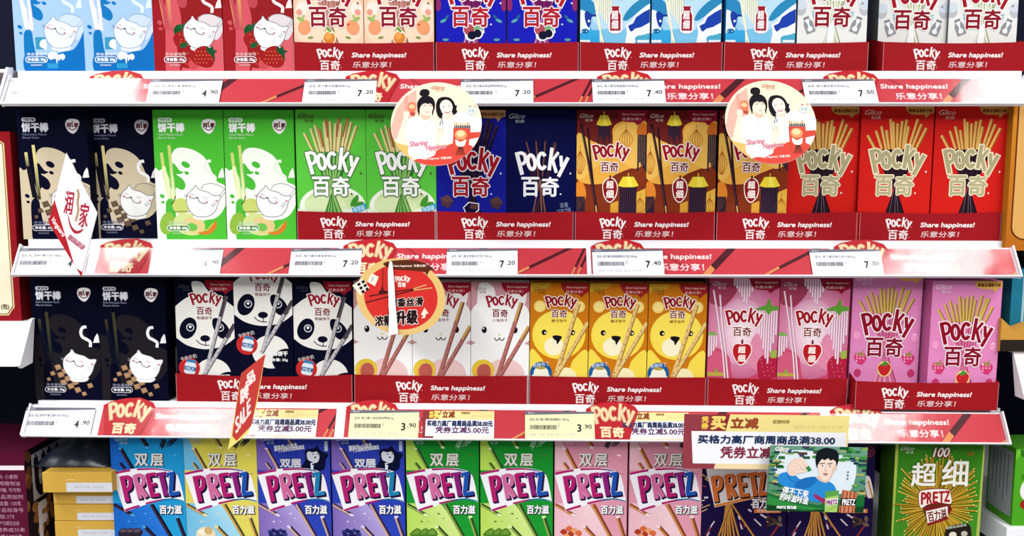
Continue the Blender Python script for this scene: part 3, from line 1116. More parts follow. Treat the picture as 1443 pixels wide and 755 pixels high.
    A.text(nm, (30, 51, 51.5, 55.5), chars)
    glico(A, 5, 6, 19, {'panda': '4a4a5c', 'rabbit': '6a5060', 'lion': '6a4a1c'}[kind])
    A.part('badge_print')
    share_flag(A, 82, flag, x0=42, y1=20)
    return A


def pretz_letters(A, cols, sh, off):
    """bold slanted five-letter word with a dark extruded side; coordinates of the magnified blue pack"""
    L = [([(96, 312), (130, 508)], 34, 0), (spline([(98, 328), (142, 322), (158, 345), (154, 392), (138, 412), (116, 418)], False, 4), 30, 0),
         ([(192, 304), (224, 486)], 32, 1), (spline([(198, 312), (236, 308), (252, 330), (250, 372), (214, 392)], False, 4), 28, 1), ([(222, 388), (272, 472)], 32, 1),
         ([(284, 296), (316, 470)], 33, 2), ([(284, 304), (344, 297)], 26, 2), ([(298, 383), (346, 375)], 26, 2), ([(312, 460), (366, 452)], 28, 2),
         ([(346, 304), (424, 292)], 27, 3), ([(384, 300), (414, 462)], 35, 3),
         ([(424, 302), (480, 291)], 27, 4), ([(464, 296), (450, 442)], 32, 4), ([(440, 452), (512, 440)], 28, 4)]
    for d in range(off, 0, -2):
        for pts, w, i in L:
            A.stroke([(x + d * .9, y + d) for x, y in pts], w + 4, sh)
    for pts, w, i in L:
        A.stroke([(x - 3, y - 2) for x, y in pts], w + 3, 'f3e8f0')
    for pts, w, i in L:
        A.stroke(pts, w, cols[i])


def pretz_box(kind):
    A = Art(102, 184)
    A.frame(22, -10, 5.21)
    K = dict(blue=('1a8cc8', '28a0d8', '1a62c0', '2a78d8', '14182e', '3a2a3c', '4aa0dc'),
             yellow=('d8cc50', 'e4d868', '6cb8dc', 'a8dcf0', '4a4634', 'cda24c', 'e8d8a0'),
             purple=('2c3cac', '2c46b8', '7a62b4', 'b4a4dc', '3a2450', 'c8a890', 'dcd0f0'),
             green=('168a2c', '1f9c34', 'b4d858', 'd4e890', '2e4a24', '8aa84c', 'd8f0b0'),
             pink=('d68ca0', 'eaa4b8', 'eab8c4', 'f4d0d8', '8a4428', 'cf8a50', 'f6e0e0'))[kind]
    a0, a1, b0, b1, dk, st, lt = K
    A.rect(0, -20, 600, 980, a0, a1)
    # the other colour: a diagonal band lower left and a sliver top left
    A.poly([(0, -20), (40, -20), (170, 270), (0, 270)], [b0, b0, b0, b0])
    A.poly([(0, 520), (270, 520), (470, 800), (560, 980), (0, 980)], [b0, b1, b1, b0, b0])
    # sticks
    for pts, w in (([(235, 0), (290, 95)], 30), ([(95, 105), (175, 260)], 26), ([(85, 215), (120, 262)], 20), ([(20, 530), (165, 615)], 26), ([(300, 530), (420, 755), (520, 960)], 30),
                   ([(485, 630), (530, 770), (580, 960)], 26), ([(240, 700), (330, 800)], 30)):
        A.stroke([(x + 6, y) for x, y in pts], w, dk)
        A.stroke([(x - 4, y) for x, y in pts], w * .5, st)
    for x, y, rx, r in ((290, 98, 15, 20), (240, 700, 16, 30), (160, 610, 18, 20), (488, 625, 16, -10), (92, 108, 13, 20)):
        A.ell(x, y, rx, rx * .6, lt, r)
    # crumbs and the flavour picture
    for x, y, r, rt in ((255, 600, 13, -60), (490, 158, 16, 10), (290, 636, 8, 10), (130, 660, 12, 20), (180, 660, 7, 70)):
        A.poly([(x - r, y), (x, y - r * .6), (x + r, y - r * .1), (x + r * .3, y + r * .6)], lt if kind != 'green' else '5a7a2c')
    px, py = 140, 740
    if kind == 'blue':
        for d in (-50, 0, 46):
            A.blob([(px + d - 40, py), (px + d, py - 32), (px + d + 44, py - 6), (px + d + 20, py + 40), (px + d - 30, py + 40)], '2a2434')
            A.blob([(px + d - 30, py - 4), (px + d, py - 26), (px + d + 30, py - 8), (px + d, py + 4)], '5a4a58')
    elif kind == 'yellow':
        A.ell(px + 20, py + 20, 72, 60, 'e8d8b0')
        A.ell(px + 10, py, 50, 26, 'f6ecd2')
        A.ell(px + 40, py - 10, 30, 30, 'd0b078')
    elif kind == 'purple':
        for i in range(14):
            A.ell(px - 40 + (i % 5) * 26 + (i // 5) * 8, py + (i // 5) * 30 - (10 if i % 2 else 0), 17, 17, '1a2058' if i % 3 else '30387c')
    elif kind == 'green':
        for d, r in ((-40, 10), (20, -20), (70, 30)):
            A.blob([(px + d - 60, py + 20), (px + d, py - 30), (px + d + 40, py + 20), (px + d - 10, py + 36)], '4a7a24')
            A.blob([(px + d - 40, py + 14), (px + d, py - 18), (px + d + 24, py + 14)], '6c9a38')
    else:
        for i, (dx, dy) in enumerate(((-50, 0), (-10, -24), (30, -8), (0, 20), (60, 10), (-30, 36))):
            A.blob([(px + dx - 26, py + dy), (px + dx, py + dy - 24), (px + dx + 26, py + dy - 4), (px + dx + 8, py + dy + 24)], ('b03a20', 'd86a40', 'e8a070')[i % 3])
    if kind == 'purple':                    # a black and white husky sits behind the word
        A.blob([(345, 270), (375, 190), (372, 130), (390, 110), (440, 105), (460, 84), (480, 112), (500, 130), (545, 150), (525, 190), (500, 270)], '0c1030')
        A.blob([(386, 150), (400, 128), (430, 135), (460, 130), (478, 160), (470, 200), (445, 215), (420, 205), (394, 190)], 'd8dde6')
        A.poly([(412, 215), (438, 212), (430, 266), (414, 262)], 'e4e8ee')
        A.ell(434, 150, 7, 4, '0c1030')
        A.ell(466, 148, 6, 4, '0c1030')
        A.ell(448, 172, 9, 6, '0c1030')
        A.ell(430, 226, 7, 7, '182048')
    # banner of the word
    A.part('brand_logo')
    band = spline([(18, 292), (100, 272), (190, 258), (320, 252), (420, 262), (490, 290), (520, 360), (548, 512)], False, 5) + spline([(548, 512), (470, 492), (400, 496), (270, 528), (106, 586)], False, 5)
    A.poly(band, 'f4f2f8')
    mg, bl = 'b01c6c', '1c4a9c'
    if kind in ('green', 'yellow', 'pink'):
        pass
    A.stroke([(24, 298), (100, 281), (160, 270)], 17, mg, smooth=True)
    A.stroke([(210, 264), (320, 260), (380, 264), (440, 274), (500, 300)], 15, [mg, mg, mg, mg, mg, mg, mg, mg, mg, mg, mg, mg, '6a2a84', '6a2a84', '4a3a90', '3a4a98', bl, bl, bl, bl, bl, bl, bl, bl, bl], w1=6, smooth=True)
    A.stroke([(106, 576), (160, 556), (215, 540)], 17, mg, smooth=True)
    A.stroke([(262, 522), (340, 503), (400, 492), (470, 488), (546, 506)], 15, [mg, mg, mg, mg, mg, mg, mg, '8a2474', '8a2474', '7a2a80', '5a3a8c', '2a5a98', '1a6a9c', '1a6a9c', '1a6a9c', '1a7aa4', '1a7aa4', '1a7aa4', '1a7aa4', '1a7aa4', '1a7aa4', '1a7aa4', '1a7aa4', '1a7aa4', '1a7aa4'], w1=8, smooth=True)
    pretz_letters(A, ['b0206c', 'cf6a9c', 'b01c6a', '8a2076', '1c52ac' if kind != 'purple' else '2080b0'], '241640', 14)
    A.part('lettering')
    if kind == 'purple':
        A.text('双层', (192, 186, 344, 246), 'dcdce4', bold=3, outline='4a5068', ow=2)
        A.text('摸鱼的+小零食', (150, 72, 320, 108), 'e8e8f4', bold=1.5, rot=-8)
        A.text('一个人的时光充填满足', (152, 92, 372, 124), 'e8e8f4', bold=1.5, rot=-8)
        A.rect(517, 50, 541, 124, 'c0cce8')
    else:
        A.text('双', (204, 150, 298, 240), '4a4448' if kind != 'green' else '6a7a60', bold=4)
        A.text('双', (198, 146, 292, 236), 'e6e2da', bold=2)
        A.text('层', (320, 150, 410, 240), '4a4448' if kind != 'green' else '6a7a60', bold=4)
        A.text('层', (314, 146, 404, 236), 'e6e2da', bold=2)
        tc = '202838' if kind != 'green' else '9cd09c'
        A.stroke([(396, 118), (432, 20)], 3, tc)
        A.text('双层涂层', (378, 50, 440, 86), tc, rot=-68, bold=1.4)
        A.text('一口双重滋味', (420, 40, 524, 74), tc, rot=-42, bold=1.4)
    A.text('百力滋', (368, 538, 528, 604), '30303c', bold=5)
    A.text('百力滋', (364, 534, 524, 600), 'f6f6f8', bold=2.2)
    glico(A, 60, 20, 110, 'c8d4e8' if kind != 'pink' else 'f4dce0')
    A.ell(518, 296, 4, 4, mg)
    return A


def dark_pretz():
    A = Art(120, 184)
    A.frame(22, -10, 5.208)
    A.rect(0, -40, 680, 980, '140c34', '1c1040')
    rnd = random.Random(4)
    cx, cy = 235, 470
    for i in range(46):
        a = rnd.uniform(0, 2 * math.pi)
        r0 = rnd.uniform(150, 330)
        ln = rnd.uniform(14, 90)
        x, y = cx + math.cos(a) * r0, cy + math.sin(a) * r0
        x1, y1 = x + math.cos(a) * ln, y + math.sin(a) * ln
        w = rnd.choice((7, 10, 13))
        A.stroke([(x, y), (x1, y1)], w, rnd.choice(('c89450', 'd8c8d0', '8a3a4a', 'd0a468', 'cfc4d4')))
    for i, (x, y) in enumerate(((160, 960), (190, 960), (225, 930), (255, 960), (290, 900), (330, 880), (100, 930), (430, 800))):
        A.stroke([(205 + i * 5, 520), (x + 4, y)], 15, '6a3a18')
        A.stroke([(203 + i * 5, 520), (x, y)], 10, 'c48a40')
    for i in range(6):
        A.ell(520 + (i % 3) * 40, 640 + (i // 3) * 30 + (i % 2) * 12, 24, 14, ('3a2a24', '4c3a2c', '6a5a4c')[i % 3], i * 40)
    A.stroke([(440, 930), (590, 690)], 13, '8a2a30')
    A.blob([(575, 330), (610, 320), (640, 420), (640, 470), (600, 470)], 'dcd4d0')
    A.stroke([(600, 350), (640, 480)], 12, 'c08a44')
    for r in (50, 38, 26, 14):
        A.ell(590, 130, r, r * .9, ('6a2430', '30123c')[(r // 12) % 2])
    A.part('brand_logo')
    band = spline([(48, 262), (140, 246), (330, 240), (520, 262), (560, 290), (590, 470)], False, 5) + spline([(590, 470), (470, 470), (340, 500), (118, 552)], False, 5)
    A.poly(band, 'd8d0d0')
    A.stroke([(120, 540), (340, 488), (470, 458), (588, 460)], 20, 'd8803c', smooth=True)
    A.stroke([(120, 526), (340, 474), (470, 444), (588, 446)], 5, 'f2e6da', smooth=True)
    pretz_letters(A, ['cc6a30', 'cc6a30', 'cc6a30', 'c86630', 'c86630'], '2c1820', 12)
    A.part('lettering')
    A.text('百力滋', (392, 486, 560, 556), 'f0e6ea', bold=3)
    A.rect(408, 562, 606, 592, 'd8763c')
    A.text('烤香咖啡味棒', (430, 564, 590, 590), 'f0d8c8')
    A.text('双层', (190, 100, 390, 190), 'cfc6cc', bold=3)
    glico(A, 60, 20, 110, 'c8c0d4')
    return A


def green_hundred():
    A = Art(125, 174)
    A.frame(76, 0, 5.59)
    A.rect(0, 0, 800, 1100, '357e1c', '4a9028')
    A.poly([(76, 30), (100, 30), (88, 1100), (76, 1100)], 'a8b850')
    A.poly([(765, 30), (778, 30), (776, 1100), (742, 1100)], 'a8b850')
    rnd = random.Random(8)
    cx, cy = 420, 540
    ang = [i * 3.6 for i in range(100)]
    rnd.shuffle(ang)
    for a in ang:
        a = math.radians(a + rnd.uniform(-1.5, 1.5))
        r1 = rnd.uniform(230, 345)
        up = -math.sin(a)
        if up > .5:
            r1 += 60
        x, y = cx + math.cos(a) * 70, cy + math.sin(a) * 80
        x1, y1 = cx + math.cos(a) * r1, cy + math.sin(a) * r1 * 1.1
        A.stroke([(x + 3, y + 3), (x1 + 3, y1 + 3)], 12, '6a5a14')
        A.stroke([(x, y), (x1, y1)], 9, rnd.choice(('c8992c', 'd8ac3c', 'b88a26')), )
        A.ell(x1, y1, 5.5, 5.5, 'ead88c', n=8)
    A.ell(cx, cy, 110, 105, '5a3010')
    A.blob([(500, 740), (530, 700), (660, 676), (700, 720), (690, 800), (520, 800)], '241c18')
    A.ell(560, 770, 30, 26, 'e0d8c8')
    A.ell(650, 760, 26, 22, 'c0b8a8')
    A.text('香脆经典原味', (500, 690, 664, 712), 'd8e0d0', rot=-10)
    A.part('brand_logo')
    A.blob([(272, 420), (330, 394), (420, 388), (510, 396), (524, 420), (538, 510), (520, 522), (440, 516), (350, 534), (290, 550)], '7a1820', 4)
    A.blob([(276, 424), (340, 400), (430, 394), (510, 402), (522, 430), (532, 512), (440, 504), (350, 520), (292, 546)], 'f2ebe0', 4)
    for i, ch in enumerate('PRETZ'):
        A.text(ch, (294 + i * 46, 424 - i * 3, 334 + i * 46, 520 - i * 6), 'a81c26', bold=4, shear=-.05)
    A.poly([(330, 545), (510, 520), (545, 560), (515, 600), (345, 650)], '7a1c20')
    A.poly([(336, 575), (505, 534), (512, 625), (356, 680)], 'f0e6dc')
    A.stroke([(356, 684), (514, 630)], 22, '8a2020')
    A.text('百力滋', (354, 566, 502, 650), '6a2020', bold=2, rot=-12)
    A.part('lettering')
    A.text('100', (368, 62, 496, 138), '7a1a1a', bold=9, shear=.25)
    A.text('100', (368, 60, 496, 134), 'f0ece0', bold=2.5, shear=.25)
    A.text('超', (208, 184, 398, 370), 'f6f4ea', bold=4, outline='6a6420', ow=2)
    A.text('细', (448, 160, 648, 370), 'f6f4ea', bold=4, outline='6a6420', ow=2)
    glico(A, 112, 48, 124, 'e0ead0')
    A.text('酥脆', (632, 92, 690, 126), 'a06a2c', rot=-14)
    return A
# ------------------------------------------------------------------ artwork of cards, signs and wobblers
def price_art(price, name, yellow=False):
    W, H = 101, 35
    A = Art(W, H)
    A.part('card_print')
    A.rect(0, 0, W, H, 'e9e7b8' if yellow else 'eef0f6')
    A.poly([(0, 0), (W, 0), (W, 2.5), (0, 4.6)], '6c6c78')
    A.part('lettering')
    A.text('惠民价', (4, .8, 14, 3.4), 'c8c8d0')
    tcol = '5a5c68'
    A.text('品名: ' + name, (7, 8.5, 64, 12.6), tcol, bold=.08)
    A.text('￥', (47, 15, 51, 21), 'a0a0aa')
    A.text('规格  产地  等级  单位  物价员', (7, 28, 70, 31.4), 'b4b4c0')
    A.text('监督电话 12358', (66, 26.5, 94, 29), 'c8c8d2')
    a, b = price.split('.')
    A.text(a, (76, 16.5, 81.5, 25.5), '2c2e3a', bold=.45)
    A.text('.' + b, (85, 16.5, 97, 21.8), '3c3e4a', bold=.2)
    A.part('barcode_print')
    rnd = random.Random(name)
    x = 7.0
    while x < 45:
        w = rnd.choice((.5, .8, 1.2))
        A.rect(x, 17.5, x + w, 23, '3a3c48')
        x += w + rnd.choice((.5, .8))
    return A


def promo_art(W=104, H=35):
    A = Art(W, H)
    A.frame(585, 630, 3.02)
    A.part('card_print')
    A.rect(580, 625, 905, 740, 'eeeef6')
    A.rect(580, 625, 905, 664, 'efdf9c')
    A.poly([(580, 625), (668, 625), (654, 661), (598, 664), (598, 728), (636, 728), (632, 740), (580, 740)], '863436')
    A.rect(634, 731, 905, 740, 'eedcb4')
    A.part('lettering')
    A.text('凭', (612, 633, 630, 645), 'f0d060', bold=1)
    A.text('券', (612, 646, 630, 658), 'f0d060', bold=1)
    A.text('买', (632, 632, 660, 660), 'f6dc74', bold=1.8)
    A.text('立减', (670, 632, 724, 657), '8a4428', bold=1.6)
    A.text('促销时间', (754, 634, 790, 643), '9a7a4a', bold=.6)
    A.text('2019.11.01-2019.11.30', (800, 646, 890, 653), 'd4bc7c')
    A.text('买格力高厂商周商品满38.00元', (604, 668, 892, 690), '2a3458', bold=1.4)
    A.text('凭券立减5.00元', (642, 692, 876, 716), '5c2a5c', bold=1.0)
    return A


def big_promo_art():
    A = Art(232, 79)
    A.frame(28, 55, 4.575)
    A.part('card_print')
    A.rect(20, 50, 1100, 430, 'f1f1f8')
    A.rect(20, 50, 1100, 168, 'eddc8e')
    A.poly([(1072, 160), (1100, 160), (1100, 430), (1085, 430)], 'efe2a6')
    A.rect(230, 382, 1100, 430, 'efd9aa')
    A.poly([(20, 50), (325, 50), (298, 166), (78, 168), (94, 382), (240, 382), (228, 430), (20, 430)], '923c46')
    A.poly([(205, 60), (322, 56), (296, 164), (196, 164)], '8a2c2e')
    A.part('lettering')
    A.text('凭', (142, 72, 184, 108), 'f0c850', bold=3)
    A.text('券', (142, 114, 184, 152), 'f0c850', bold=3)
    A.text('买', (204, 72, 294, 154), 'f4d878', bold=5)
    A.text('立减', (330, 78, 506, 146), '9a4a2c', bold=4.5)
    A.text('促销时间', (598, 88, 704, 112), 'a08a4c', bold=1.4)
    A.text('2019.11.01 - 2019.11.30', (735, 122, 1050, 144), 'd2bc74')
    A.text('买格力高厂商周商品满38.00', (122, 194, 1004, 248), '22365a', bold=3)
    A.text('凭券立减5.00元', (270, 268, 830, 344), '843048', bold=3)
    return A


def strip_art(W=352, H=36):
    """red rail insert: slogan, then coated sticks; the die-cut logo head stands at its left end"""
    A = Art(W, H)
    A.part('card_print')
    A.rect(0, 0, W, H, 'c23c46')
    A.part('picture_print')
    for x, dx, w in ((205, -46, 8), (330, -90, 3.2), (348, -22, 2.6), (356, -22, 2.6)):
        A.stroke([(x, -2), (x + dx, H + 2)], w + 1, '6a1c24')
        A.stroke([(x, -2), (x + dx * .7, H * .7)], w, '4a1c24')
        A.stroke([(x + dx * .7, H * .7), (x + dx, H + 2)], w, 'd88858')
    A.stroke([(88, -2), (140, 30)], 3, 'a83038')
    A.part('lettering')
    A.text('Share happiness!', (78, 8, 172, 16.5), 'f6dede', bold=.35, shear=.08)
    A.text('乐意分享！', (96, 21, 160, 30.5), 'f4d8da', bold=.25)
    return A


def head_outline():
    return [(0, -2), (10, -7), (30, -11), (52, -12), (72, -6), (77, 1), (67, 24), (62, 36), (10, 36), (6, 20)]


def head_art():
    A = Art(78, 36, clip=False)
    A.part('brand_logo')
    A.pocky((6, -9, 72, 19), 'dcc79e', 'b86a52', .9, weight=1.05)
    A.part('lettering')
    baiqi(A, (20, 21.5, 54, 34), 'ead8b4', 'c07a58', .6, bold=.5)
    return A


def women_art():
    A = Art(131, 131, clip=False)
    A.frame(45, 40, 5.807, 5.40)
    cx, cy, R, RY = 425, 393, 380, 353

    def inside(pts):
        """keep a shape within the round disc"""
        o = []
        for x, y in pts:
            d = math.hypot((x - cx) / R, (y - cy) / RY)
            if d > 1:
                x, y = cx + (x - cx) / d, cy + (y - cy) / d
            o.append((x, y))
        return o
    A.part('picture_print')
    A.ell(cx, cy, R, RY, 'f3e4c6', n=64)
    A.poly(inside([(45, 430), (90, 270), (150, 180), (250, 100), (262, 300), (200, 420), (110, 520), (60, 540)]), 'eab0a0')
    A.poly(inside([(150, 170), (180, 150), (200, 420), (170, 430)]), 'e69c90')
    A.poly(inside(spline([(60, 520), (110, 560), (220, 590), (240, 640), (220, 700), (130, 640)])), 'e6b468')
    A.poly(inside(spline([(560, 330), (640, 300), (740, 330), (810, 370), (810, 470), (680, 480), (560, 470)])), 'dfe4f0')
    A.poly(inside([(690, 470), (810, 468), (800, 520), (690, 530)]), 'd04838')
    A.poly(inside([(690, 530), (810, 520), (760, 640), (690, 660)]), 'f0dce0')
    A.poly(inside(spline([(230, 720), (330, 670), (480, 600), (580, 560), (720, 580), (740, 640), (660, 720), (520, 790), (330, 770)], True, 4)), 'd6483c')
    # left woman: raised arm with a pack, white tee, hair in a bun
    sk, sk2 = 'f2dcc8', 'e2bfa8'
    A.blob([(150, 300), (175, 290), (198, 310), (190, 350), (196, 380), (180, 470), (190, 540), (160, 562), (112, 556), (102, 520), (130, 420), (150, 350)], sk)
    A.blob([(192, 360), (240, 340), (290, 340), (330, 350), (400, 360), (424, 410), (430, 500), (424, 580), (416, 660), (300, 690), (206, 660), (200, 560), (178, 520), (176, 440)], 'eef0fa')
    A.blob([(296, 300), (350, 300), (372, 346), (340, 366), (300, 350)], sk2)
    A.blob([(276, 136), (288, 108), (318, 98), (350, 106), (362, 130), (352, 156), (318, 164), (288, 158)], '1c1820', 5)
    A.blob([(262, 268), (260, 220), (278, 182), (306, 160), (344, 156), (384, 172), (408, 210), (410, 262), (400, 296), (394, 330), (386, 300), (384, 250), (292, 250), (284, 300), (278, 332), (268, 300)], '1c1820', 5)
    A.blob([(280, 250), (290, 216), (330, 200), (376, 208), (394, 240), (390, 284), (370, 316), (344, 328), (314, 318), (290, 290)], 'f2dccb')
    A.blob([(276, 272), (276, 220), (304, 184), (350, 176), (390, 194), (406, 232), (400, 276), (392, 252), (384, 234), (366, 222), (348, 228), (330, 220), (306, 230), (292, 246), (286, 262)], '1c1820', 4)
    for i in range(8):
        x = 304 + i * 11
        A.stroke([(x + (346 - x) * .12, 210), (x + (i % 3 - 1) * 2, 232 + (i * 5) % 9)], 4, '241e26', w1=1.2)
    for x in (322, 372):
        A.stroke([(x - 13, 246), (x, 241), (x + 13, 246)], 5, '5a4440', smooth=True)
    A.stroke([(350, 256), (352, 274), (344, 278)], 3, 'd8b49e', smooth=True)
    A.stroke([(334, 294), (346, 299), (360, 293)], 6, 'd0787a', smooth=True)
    A.ell(326, 430, 8, 5, 'b8bcc8')
    A.blob([(190, 222), (230, 214), (250, 236), (246, 270), (236, 304), (206, 306), (186, 270)], 'd87850')
    A.ell(216, 250, 26, 20, 'f0c090')
    A.poly([(200, 300), (246, 300), (240, 330), (206, 326)], 'b8463c')
    for i in range(4):
        A.stroke([(150 + i * 11, 330), (160 + i * 11, 300)], 11, 'f6e4d4' if i % 2 else sk, cap=True)
    # right woman: bobbed black hair, head tilted, smiling
    A.blob([(440, 430), (470, 350), (520, 350), (580, 330), (600, 420), (590, 520), (540, 560), (450, 560), (430, 500)], 'dfe4ee')
    A.blob([(424, 210), (444, 178), (490, 166), (536, 176), (566, 206), (580, 236), (596, 244), (590, 270), (598, 296), (574, 320), (540, 322), (560, 300), (480, 318), (474, 348), (446, 344), (424, 300), (418, 250)], '1a171e')
    A.blob([(486, 318), (548, 296), (566, 346), (530, 366), (484, 350)], 'ecd2c0')
    A.blob([(466, 372), (484, 346), (530, 362), (560, 346), (580, 372), (540, 392)], 'eef0f6', 4)
    A.blob([(452, 238), (470, 204), (506, 192), (540, 210), (558, 250), (552, 292), (526, 324), (500, 334), (474, 306), (458, 272)], 'f6e4d6')
    for (x, y) in ((482, 254), (530, 244)):
        A.stroke([(x - 12, y + 3), (x, y - 3), (x + 12, y + 1)], 5, '5a4440', smooth=True)
    A.stroke([(508, 256), (514, 276), (506, 280)], 3, 'd8b49e', smooth=True)
    A.blob([(492, 292), (514, 294), (538, 284), (530, 304), (510, 310), (496, 304)], 'c85a60')
    A.poly([(498, 294), (532, 288), (526, 298), (504, 301)], 'f8f4f0')
    A.stroke([(455, 410), (470, 345), (480, 400)], 7, '3a2a24')
    A.blob([(434, 450), (456, 430), (490, 430), (500, 460), (490, 500), (460, 540), (440, 570), (424, 560), (430, 500)], sk)
    for i in range(4):
        A.stroke([(446 + i * 12, 466), (454 + i * 12, 436)], 11, 'f6e4d4' if i % 2 else sk2, cap=True)
    # bucket of coated sticks
    for i in range(9):
        A.stroke([(582 + i * 15, 440), (578 + i * 16, 376 + (i * 13) % 28)], 10, ('e2c07a', 'caa050', 'f0d89a')[i % 3])
        A.stroke([(582 + i * 15, 440), (581 + i * 15.5, 412)], 10, '3a2420')
    A.poly([(570, 434), (712, 438), (690, 660), (640, 650), (606, 660), (566, 640)], 'd04a38')
    A.ell(632, 490, 50, 42, 'e89868')
    A.ell(630, 480, 34, 26, 'f4d0a0')
    A.blob([(590, 530), (630, 550), (676, 530), (664, 580), (630, 590), (596, 576)], 'f4ead8')
    for i in range(5):
        A.stroke([(622 + i * 6, 590), (596 + i * 17, 656)], 8, '5a2a24')
    A.part('lettering')
    A.text('Glico', (376, 72, 488, 100), 'd08a70', bold=1, shear=.35)
    A.text('格力高', (412, 102, 486, 118), 'd08a70')
    A.ell(716, 288, 44, 34, 'c8ded8')
    A.ell(716, 288, 39, 29, 'f6f2e8')
    A.text('百奇', (688, 272, 744, 304), '88b4b0', bold=1)
    A.ell(705, 250, 7, 7, 'b05a5a')
    A.ell(748, 246, 11, 11, 'e8b0b0')
    A.text('Sharing', (206, 540, 362, 596), 'd88a96', bold=2, shear=.3, rot=-6)
    A.text('Happiness', (344, 570, 516, 626), 'd88a96', bold=2, shear=.3, rot=-6)
    A.text('Share happiness!  乐意分享！', (320, 676, 560, 700), 'f6dcd4', bold=.8, rot=-2)
    return A


def ring_art():
    A = Art(140, 125, clip=False)
    A.frame(130, 150, 5.032)
    A.part('picture_print')
    A.ell(482, 438, 318, 272, 'e4c078', 12, n=56)
    A.ell(482, 440, 262, 232, 'd63430', 12, n=56)
    A.blob([(360, 205), (420, 182), (560, 176), (660, 200), (724, 250), (690, 250), (668, 284), (650, 262), (560, 252), (430, 242)], '5c2c1e', 4)
    A.stroke([(256, 434), (420, 405), (560, 385), (665, 352)], 9, '4a1c1c')
    A.stroke([(232, 480), (420, 430), (570, 392), (705, 374)], 9, '4a1c1c')
    A.stroke([(570, 382), (665, 352)], 7, 'e2b878')
    A.stroke([(575, 391), (705, 374)], 7, 'e2b878')
    A.blob([(322, 405), (340, 390), (352, 360), (366, 392), (398, 400), (380, 416), (340, 418)], '4a1c1c', 4)
    A.stroke([(358, 230), (355, 390)], 6, '5c2420')
    A.poly([(140, 358), (212, 306), (262, 376), (196, 428)], 'f2ead8')
    for i in range(6):
        x, y = 184 + (i % 2) * 30 + (i // 2) * 14, 344 + (i // 2) * 26 - (i % 2) * 18
        A.poly([(x - 12, y + 4), (x + 6, y - 10), (x + 18, y + 6), (x, y + 20)], '2a2228')
    A.poly([(278, 270), (328, 296), (300, 362), (246, 330)], 'f2ead8')
    A.stroke([(290, 296), (276, 330)], 5, '6a6a9c')
    A.part('brand_logo')
    A.pocky((436, 284, 552, 336), 'f6ece4', weight=1.2)
    A.part('lettering')
    baiqi(A, (462, 336, 518, 368), 'f6ece4', bold=1.5)
    A.text('Share happiness!  乐意分享！', (430, 208, 664, 228), 'f0dcc8', bold=.8)
    A.text('醇香丝滑', (396, 446, 640, 506), '2c1a1c', bold=3, outline='f2e2d2', ow=3, rot=-3, shear=.12)
    A.text('浓郁', (296, 572, 420, 646), '2c1a1c', bold=4, outline='f6ead8', ow=3, rot=-4, shear=.12)
    A.text('升级', (440, 536, 596, 634), '2c1a1c', bold=6, outline='f6f0e8', ow=4, rot=-4, shear=.12)
    A.poly([(622, 566), (650, 516), (678, 558), (660, 560), (652, 590), (624, 592), (640, 572)], 'f6e6d0')
    return A


def diamond_art():
    A = Art(71, 174, clip=False)
    A.frame(45, 55, 3.774)
    A.part('card_print')
    A.poly([(163, 58), (310, 375), (206, 718), (47, 425)], 'b4262e')
    A.poly([(163, 58), (310, 375), (212, 690), (176, 668), (86, 305)], 'eef0fa')
    A.part('brand_logo')
    A.text('润', (140, 258, 184, 382), 'b02a3c', bold=2, rot=10)
    A.text('家', (216, 322, 262, 452), 'b02a3c', bold=2, rot=10)
    A.stroke([(212, 250), (216, 280), (208, 320), (210, 360), (192, 420)], 12, 'b8906a', smooth=True)
    A.blob([(152, 372), (168, 440), (196, 470), (232, 458), (212, 482), (180, 482), (158, 440)], 'b02a3c')
    A.part('lettering')
    A.text('健康优质高品质好品牌', (140, 516, 240, 546), 'b45a6c', bold=1, rot=39)
    A.text('Vanguard', (40, 436, 150, 466), 'f0dcdc', bold=1.5, rot=58)
    return A


def sale_art():
    A = Art(62, 146, clip=False)
    A.frame(96, 70, 4.717)
    A.part('card_print')
    A.poly([(372, 72), (300, 430), (240, 610), (98, 724), (130, 600), (208, 200)], 'ecdc7c')
    A.poly([(372, 72), (300, 400), (262, 560), (160, 662), (132, 628), (164, 440), (208, 200)], 'c2403a')
    A.part('lettering')
    sk = lambda x, y: (x, y - (x - 240) * .9)
    A.text('品', (238, 220, 296, 300), 'f4e2dc', bold=4, warp=sk)
    A.text('牌', (196, 280, 250, 372), 'f4e2dc', bold=4, warp=sk)
    for i, ch in enumerate('SALE'):
        A.text(ch, (158 + i * 27, 420 + i * 2, 180 + i * 27, 520 + i * 2), 'f4e2dc', bold=3, warp=lambda x, y: (x, y - (x - 215) * 1.5 + 10))
    return A


